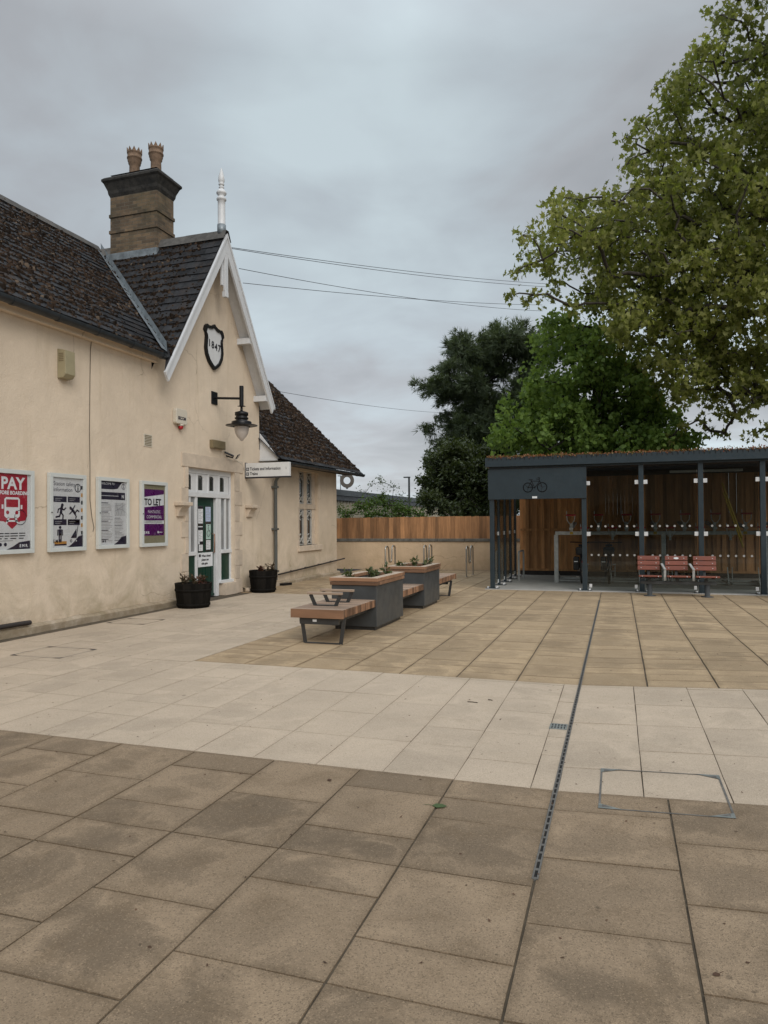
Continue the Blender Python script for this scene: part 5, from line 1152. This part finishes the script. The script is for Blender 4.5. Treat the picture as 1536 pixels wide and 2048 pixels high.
# ------------------------------------------------------------------ cycle shelter
S0 = 16.55; SX = [-2.80, -.72, .49, 1.69, 2.88, 4.08, 5.28]; SB = 21.0
sh_ = thing('cycle_shelter', (1.2, 18.7, 0), 'long dark grey steel and glass cycle shelter with a sedum roof', 'cycle shelter'); L = sh_.location
c = MB().box(-2.95, 5.5, 16.44, 21.05, -.03, .012); c.build('floor', concrete, sh_, L); MB().box(-2.95, 5.5, 16.36, 16.438, -.03, .016).build('floor_edge', conedge, sh_, L)
pw = .052
for x in SX:
    p_ = MB().box(x-pw, x+pw, S0-pw, S0+pw, .012, 2.80).build('post', anth, sh_, L, bevel=.006)
    c = MB().box(x-.15, x+.15, S0-.12, S0+.12, .013, .024)
    for s_ in (-1, 1): c.lathe([(.02, 0), (.02, .03)], (x+s_*.11, S0+.02, .024), 8, 1); c.lathe([(.018, 0), (.018, .03)], (x+s_*.1, S0-.08, .024), 8, 1)
    c.build('base_plate', [anth, clipm], p_, L)
for y in (17.48, 18.47, 19.46, 20.42):
    p_ = MB().box(SX[0]-.034, SX[0]+.034, y-.034, y+.034, .012, 2.80).build('post', anth, sh_, L, bevel=.006)
    c = MB().box(SX[0]-.1, SX[0]+.17, y-.12, y+.12, .013, .024)
    for s_ in (-1, 1): c.lathe([(.022, 0), (.022, .035)], (SX[0]+.12, y+s_*.08, .024), 8, 1)
    c.build('base_plate', [anth, clipm], p_, L)
# front fascia board over the entrance, with a bicycle emblem
MB().box(SX[0]-.075, SX[1]+.06, S0-.085, S0-.063, 2.085, 2.79).build('fascia_panel', anth, sh_, L, bevel=.003)
FE = lambda u, v, w: (-1.80+u, S0-.085-w, 2.35+v)
c = MB(); wr_ = .105
for ux in (-.155, .165): c.stroke([(ux+wr_*math.cos(k*.2618), -.0+wr_*math.sin(k*.2618)) for k in range(24)], .02, FE, .0025, 0, True); [c.stroke([(ux, 0), (ux+wr_*math.cos(a), wr_*math.sin(a))], .006, FE, .0022, 0) for a in (.3, 2.4, 4.5)]
for q in (((-.155, 0), (-.07, .145)), ((-.07, .145), (.11, .14)), ((-.07, .145), (.0, -.01)), ((.0, -.01), (.11, .14)), ((-.155, 0), (.0, -.01)), ((.165, 0), (.10, .185)), ((.10, .185), (.04, .19)), ((.1, .185), (.115, .215), (.07, .225)), ((-.07, .145), (-.09, .17)), ((-.13, .175), (-.05, .178))): c.stroke(q, .016, FE, .0025, 0)
c.build('bicycle_emblem', black, sh_, L, fix=False); MB().box(-1.86, -1.75, S0-.09, S0-.0855, 2.10, 2.145).build('maker_plate', paperw, sh_, L)
# roof edge, beam and planted roof
c = MB().box(-2.93, 5.5, 16.40, 16.47, 2.845, 3.06).box(-2.93, -2.86, 16.472, 21.2, 2.845, 3.06); c.box(-2.90, 5.48, 16.385, 16.4, 2.845, 2.90); x = -2.86
while x < 5.4: c.box(x, x+.012, 16.394, 16.399, 2.985, 3.035, 1); x += .105
c.build('roof_edge', [anth, slot], sh_, L)
MB().box(SX[0]-.05, SX[-1]+.05, S0-.045, S0+.05, 2.802, 2.843).box(SX[0]-.05, SX[0]+.05, S0+.052, 21.0, 2.802, 2.843).build('beam', anth, sh_, L)
MB().box(-2.85, 5.48, 16.48, 21.18, 2.85, 2.97).build('roof_deck', pm('dark_soffit', (.03, .033, .036), .7), sh_, L)
c = MB().box(-2.85, 5.48, 16.48, 21.18, 2.972, 3.045); se = c.build('planted_roof', sedum, sh_, L)
P = np.column_stack([np.random.uniform(-2.9, 5.48, 9000), 16.39+np.random.rand(9000)**2.6*4.7, 3.05+np.abs(np.random.normal(0, .022, 9000))]); leaf_object('sedum_leaves', P, .05, OVAL_L[0], OVAL_L[1], leafmat('sedum_leaf', (.24, .06, .028), (.17, .13, .045), .1), se, L, .2)
# glazing
def pane(fn, u0, u1, v0, v1, clips=True, dots=True):
    pn = MB().prism([(u0, v0), (u1, v0), (u1, v1), (u0, v1)], fn, -.005, .005).build('glass_pane', glass, sh_, L)
    if dots:
        c = MB()
        for v in (1.45, .81):
            n = int((u1-u0)/.151); s_ = (u0+u1)/2-(n-1)*.151/2
            for k in range(n): c.disc(s_+k*.151, v, .024, fn, .0065, 0, 12)
        c.build('warning_dots', dotm, pn, L, fix=False)
    if clips:
        c = MB()
        for v in (1.28, 2.42):
            for u in (u0+.012, u1-.012): c.prism([(u-.045, v-.045), (u+.045, v-.045), (u+.045, v+.045), (u-.045, v+.045)], fn, -.02, .022)
        for u in (u0+.05, u1-.05): c.prism([(u-.03, v0-.02), (u+.03, v0-.02), (u+.03, v0+.06), (u-.03, v0+.06)], fn, -.012, .016)
        c.build('clips', clipm, pn, L, bevel=.004)
FG = lambda u, v, w: (u, S0-.01-w, v)
for a, b in zip(SX[1:-1], SX[2:]): pane(FG, a+.075, b-.075, .10, 2.76)
FL = lambda u, v, w: (SX[0]-w, u, v)
ysd = [S0, 17.48, 18.47, 19.46, 20.42]
for a, b in zip(ysd[:-1], ysd[1:]): pane(FL, a+.08, b-.08, .10, 2.7, True, False)
t = tag(MB().box(1.2, 2.8, 18.4, 18.47, 2.72, 2.78).build('strip_light', paperw, None, (2, 18.4, 2.72), bevel=.01), 'white strip light under the shelter roof behind the right glass panes', 'strip light', 'strip lights in the shelter')
q = t.copy(); COL.objects.link(q); q.location = (-.9+.8-1.6, 18.4, 2.72); q['label'] = 'white strip light under the shelter roof just inside the entrance'
# timber screen at the back
t = thing('timber_screen', (1, SB, 0), 'tall dark brown vertical board screen along the back of the cycle shelter', 'fence'); c = MB(); x = -2.74; random.seed(8)
while x < 5.6:
    w_ = random.uniform(.085, .125); c.box(x, x+w_-(random.choice((.001, .001, .001, .003, .005)) if x > 2.1 else .001), SB-(.03 if int(x*9) % 2 else .0), SB+.02, .17, 2.84, 0, random.random()); x += w_
c.build('boards', screen_m, t, t.location); MB().box(-2.74, 5.6, SB-.075, SB-.022, 1.30, 1.36).box(-2.74, 5.6, SB-.06, SB-.022, .14, .20).build('rails', screen_m, t, t.location); MB().box(-2.74, 5.6, SB-.03, SB+.02, 0, .138).build('gravel_board', brownpipe, t, t.location)
# plain hoop inside the entrance
p = Vector((-2.5, 18.87, .012)); hpts = [(0, 0, 0), (0, 0, .66)]+[(0, .1-.1*math.cos(a), .66+.1*math.sin(a)) for a in np.linspace(.2, 1.57, 5)]+[(0, .9+.1*math.sin(a), .66+.1*math.cos(a)) for a in np.linspace(0, 1.4, 5)]+[(0, 1.0, .66), (0, 1.0, 0)]
t = thing('cycle_hoop', p, 'galvanised inverted U cycle hoop just inside the shelter entrance', 'cycle stand'); MB().tube([(p.x+a, p.y+b, p.z+c_) for a, b, c_ in hpts], .025, 10).build('hoop', galv, t, p)
# two tier rack
RY = 18.5
t = thing('two_tier_rack', (1.2, RY, 0), 'galvanised two tier cycle rack with red handled upper trays behind the glass', 'cycle rack'); Lr = t.location
MB().box(-1.52, 5.2, RY-.03, RY+.05, 1.225, 1.31).box(-1.52, 5.2, RY+.9, RY+.96, .03, .09).box(-1.52, 5.2, RY+.2, RY+.26, .03, .07).build('beam', galv, t, Lr)
for x in (-1.5, 1.05, 3.3): MB().box(x-.05, x+.05, RY-.03, RY+.05, .012, 1.224).bar((x, RY, .35), (x, RY+.9, .06), .05, .05).build('upright', galv, t, Lr)
for i in range(9):
    x = -1.12+i*.66
    hi_ = i % 1 == 0
    tr_ = MB().bar((x, RY-.18, 1.38), (x, RY+1.6, 1.52), .09, .05); tr_.box(x-.035, x+.035, RY-.06, RY-.03, 1.31, 1.52)
    o = tr_.build('upper_tray', galv, t, Lr)
    MB().tube([(x-.12, RY-.25, 1.72), (x+.12, RY-.25, 1.72)], .022, 8).build('handle', redgrip, o, Lr)
    MB().tube([(x-.1, RY-.25, 1.82), (x-.09, RY-.25, 1.60), (x-.03, RY-.2, 1.50), (x+.03, RY-.2, 1.50), (x+.09, RY-.25, 1.60), (x+.1, RY-.25, 1.72)], .011, 6).build('tray_hook', galv, o, Lr)
    x2 = x+.33
    o = MB().bar((x2, RY-.15, 1.10), (x2, RY-.12, 1.32), .05, .04).build('lower_hanger', galv, t, Lr)
    MB().tube([(x2-.11, RY-.22, 1.40), (x2+.11, RY-.22, 1.40)], .02, 8).build('handle', redgrip, o, Lr)
    MB().tube([(x2-.1, RY-.22, 1.50), (x2-.08, RY-.22, 1.25), (x2, RY-.2, 1.14), (x2+.08, RY-.22, 1.25), (x2+.1, RY-.22, 1.40)], .01, 6).build('tray_hook', galv, o, Lr)
    for dx in (-.04, .04): MB().bar((x2+dx, RY-.1, .06), (x2+dx, RY+1.0, .06), .015, .05).bar((x2+dx, RY-.05, .06), (x2+dx*1.3, RY+.05, .45), .02, .02).build('wheel_guide', galv, t, Lr)
    MB().box(x-.04, x+.04, RY-.035, RY-.031, 1.235, 1.30).build('number_plate', yellow if i % 3 == 0 else galv, t, Lr)
# bicycles end-on in the lower tier
def bicycle(x, y, label):
    t = thing('bicycle', (x, y, .012), label, 'bicycle', 'bicycles parked in the shelter'); Lb = t.location; wr = .34; z0 = .012+wr+.04
    for yy in (0, 1.03):
        ty = MB(); n = 28; cpt = [(x, y+yy+wr*math.cos(a), z0+wr*math.sin(a)) for a in np.linspace(0, 2*math.pi, n)]; ty.tube(cpt, .021, 7); w_ = ty.build('wheel', rubber, t, Lb)
        rm = MB().tube([(x, y+yy+(wr-.03)*math.cos(a), z0+(wr-.03)*math.sin(a)) for a in np.linspace(0, 2*math.pi, n)], .011, 6)
        for k in range(12): a = k*math.pi/6; rm.tube([(x+.02*(-1)**k, y+yy, z0), (x, y+yy+(wr-.03)*math.cos(a), z0+(wr-.03)*math.sin(a))], .0018, 4, caps=False)
        rm.tube([(x-.05, y+yy, z0), (x+.05, y+yy, z0)], .02, 8); rm.build('rim', silver, w_, Lb)
    P_ = lambda yy, zz, xx=0.: (x+xx, y+yy, z0+zz)
    fr = MB().tube([P_(.42, -.07), P_(.30, .46)], .017, 8).tube([P_(.42, -.07), P_(.85, .36)], .02, 8).tube([P_(.33, .38), P_(.84, .42)], .017, 8).tube([P_(.85, .33), P_(.83, .50)], .021, 8)
    for s_ in (-1, 1): fr.tube([P_(0, 0, s_*.06), P_(.42, -.07, s_*.03)], .010, 6).tube([P_(0, 0, s_*.06), P_(.33, .38, s_*.02)], .009, 6).tube([P_(1.03, 0, s_*.055), P_(.87, .30, s_*.045)], .012, 6)
    fr.build('frame', black, t, Lb)
    MB().tube([P_(.82, .50), P_(.84, .62), P_(.84, .63, .1), P_(.80, .64, .26), P_(.74, .64, .31)], .013, 7).tube([P_(.84, .62), P_(.84, .63, -.1), P_(.80, .64, -.26), P_(.74, .64, -.31)], .013, 7).build('handlebar', black, t, Lb)
    c = MB().prism([(-.07, 0), (-.085, .1), (-.03, .2), (-.015, .28), (.015, .28), (.03, .2), (.085, .1), (.07, 0)], lambda u, v, w: P_(.18+v, .55+w, u), 0, .05); c.tube([P_(.30, .46), P_(.28, .56)], .014, 6); c.build('saddle', black, t, Lb, bevel=.012)
    MB().tube([P_(.42, -.07, -.12), P_(.42, -.07, .12)], .012, 6).box(x-.16, x-.08, y+.38, y+.46, z0-.24, z0-.21).box(x+.08, x+.16, y+.38, y+.46, z0+.08, z0+.11).build('pedals', silver, t, Lb)
    for s_ in (-1,):
        b_ = MB().box(x-.19, x-.06, y-.15, y+.18, z0-.02, z0+.30).build('pannier', bag, t, Lb, bevel=.025); MB().box(x-.17, x-.08, y-.154, y-.151, z0+.18, z0+.20).build('reflector_strip', paperw, b_, Lb)
    MB().box(x-.13, x+.13, y-.12, y+.22, z0+.34, z0+.54).build('rack_bag', bag, t, Lb, bevel=.04)
    MB().box(x-.025, x+.025, y-.20, y-.17, z0+.16, z0+.22).build('rear_light', redlens, t, Lb); MB().tube([P_(-.36*math.sin(a)+.0, .37*math.cos(a)) for a in np.linspace(-.6, 1.9, 9)], .022, 5).build('mudguard', black, t, Lb)
    return t
bk = bicycle(-.86, 18.05, 'black bicycle with pannier half hidden behind the shelter post at the entrance'); copy_tree(bk, (-.22, 18.05, .012), None, 'black bicycle with rack bag behind the first glass pane')
# leaning yellow poles behind the glass
for (xa, ya, xb, yb, lab) in ((1447, 985, 1486, 1094, 'yellow metal pole leaning inside the shelter, left of the pair'), (1444, 965, 1484, 1075, 'yellow metal pole leaning inside the shelter, right of the pair')):
    pa_, pb_ = aty(xb, yb, 17.3), aty(xa, ya, 17.3); tag(MB().tube([pa_+(pb_-pa_)*(-.45)*0+Vector((0, 0, 0)), pb_], .02, 7).tube([pa_, Vector((pa_.x+.12, 18.46, 1.27))], .012, 6).build('yellow_pole', yellow, None, pa_), lab, 'pole', 'yellow poles in the shelter')
# ------------------------------------------------------------------ maroon seats in front of the shelter
def seat_row(x0, label, first=[None]):
    if first[0] is not None: return copy_tree(first[0], (x0, 15.9, 0), None, label)
    t = thing('slatted_seat_row', (x0, 15.9, 0), label, 'seat', 'maroon seats along the shelter'); first[0] = t; Ls = t.location
    for k in range(3):
        a = x0+k*.545; b = a+.44; back = MB(); bolts = MB()
        for i in range(3):
            z = .525+i*.103; y = 16.02+i*.022; back.obox(((a+b)/2, y, z+.045), (b-a, .028, .092), Matrix.Rotation(R(-10), 3, 'X'), 0, random.random())
            for u in (a+.07, b-.07): bolts.sphere((u, y-.017, z+.045), .009, 0, 8)
        back.build('backrest', redslat, t, Ls, bevel=.008); sb_ = MB()
        for i in range(4): sb_.box(a+.015, b+.02, 15.60+i*.1, 15.69+i*.1, .405-.006*i, .437-.006*i, 0, random.random()); 
        for u in (a+.08, b-.05): bolts.sphere((u, 15.598, .421), .009, 0, 8)
        sb_.build('seat', redslat, t, Ls, bevel=.008); bolts.build('bolts', clipm, t, Ls)
        MB().bar(((a+b)/2, 16.125, .80), ((a+b)/2, 16.05, .40), .05, .012, up=(0, 1, 0)).box(a+.06, a+.1, 15.62, 16.0, .365, .385).box(b-.1, b-.06, 15.62, 16.0, .365, .385).box((a+b)/2-.03, (a+b)/2+.03, 15.75, 15.85, .31, .366).build('bracket', darksteel, t, Ls)
        if k == 1: MB().lathe([(.05, 0), (.05, .003)], (0, 0, 0), 16).build('maker_badge', clipm, t, (0, 0, 0)).matrix_local = Matrix.Translation(Vector(((a+b)/2-x0, 16.048-15.9, .777))) @ Matrix.Rotation(R(80), 4, 'X') @ Matrix.Diagonal((1, .45, 1, 1))
    for k in range(2):
        u = x0+.445+k*.545+.05; MB().bar((u-.02, 15.98, .66), (u+.03, 15.68, .56), .045, .02).bar((u+.03, 15.70, .56), (u+.03, 15.72, .33), .045, .02).build('armrest', galv, t, Ls)
    MB().box(x0+.05, x0+1.5, 15.76, 15.84, .25, .31).build('beam', planterm, t, Ls, bevel=.004)
    for u in (x0+.23, x0+1.33): MB().lathe([(.12, 0), (.12, .012), (.052, .018), (.052, .25)], (u, 15.8, 0), 16).build('leg', planterm, t, Ls)
    return t
seat_row(.385, 'maroon slatted three seat row on grey pedestals in front of the shelter glass')
seat_row(2.93, 'maroon slatted seat row cut off by the right edge of the photo')
# ------------------------------------------------------------------ litter on the paving
def leaf_at(x, y, s, a, label, mat, nm='fallen_leaf'):
    p = atz(x, y); p.z = gz(p.x, p.y)+.004; cc, ss = math.cos(a), math.sin(a); c = MB(); q = [(0, 0, 0), (.35, .3, .01), (.3, .7, .016), (0, 1, .006), (-.28, .65, .018), (-.33, .25, .012)]
    c.add([(p.x+s*(u*cc-v*ss), p.y+s*(u*ss+v*cc), p.z+s*w) for u, v, w in q], [(0, 1, 2, 3), (0, 3, 4, 5)]); c.tube([(p.x, p.y, p.z+.002), (p.x+s*.5*ss, p.y-s*.5*cc, p.z+.003)], .0012, 4)
    tag(c.build(nm, mat, None, p, fix=False), label, 'leaf', 'leaves lying on the paving')
leaf_at(864, 1612, .085, -1.4, 'green leaf lying on a tan slab left of the drainage channel', greenleaf)
leaf_at(660, 1563, .04, .6, 'brown leaf lying near the edge of the pale paving band', brownleaf)
leaf_at(1440, 1965, .03, 2.2, 'small brown leaf on the front right slab', brownleaf)
for x, y, dx, lab in ((935, 1405, .09, 'longer dark twig on the pale paving band'), (976, 1401, .04, 'shorter dark twig on the pale paving band')):
    p = atz(x, y); tag(MB().tube([(p.x, p.y, .008), (p.x+dx*.5, p.y+.002, .008), (p.x+dx, p.y-.002, .006)], .0035, 5).build('twig', twigm, None, p), lab, 'twig', 'twigs on the paving')
n = 1500; P = np.column_stack([np.random.uniform(-7.8, 3, n), np.random.uniform(2, 16, n), np.zeros(n)]); P[:, 2] = [gz(a, b)+.004 for a, b, _ in P]
deb = leaf_object('debris', P, .011*np.random.uniform(.5, 2.2, n), OVAL_L[0], OVAL_L[1], brownleaf, None, (0, 0, 0), 3., None); tag(deb, 'tiny brown crumbs of leaf litter scattered over the paving', 'litter', kind='stuff')
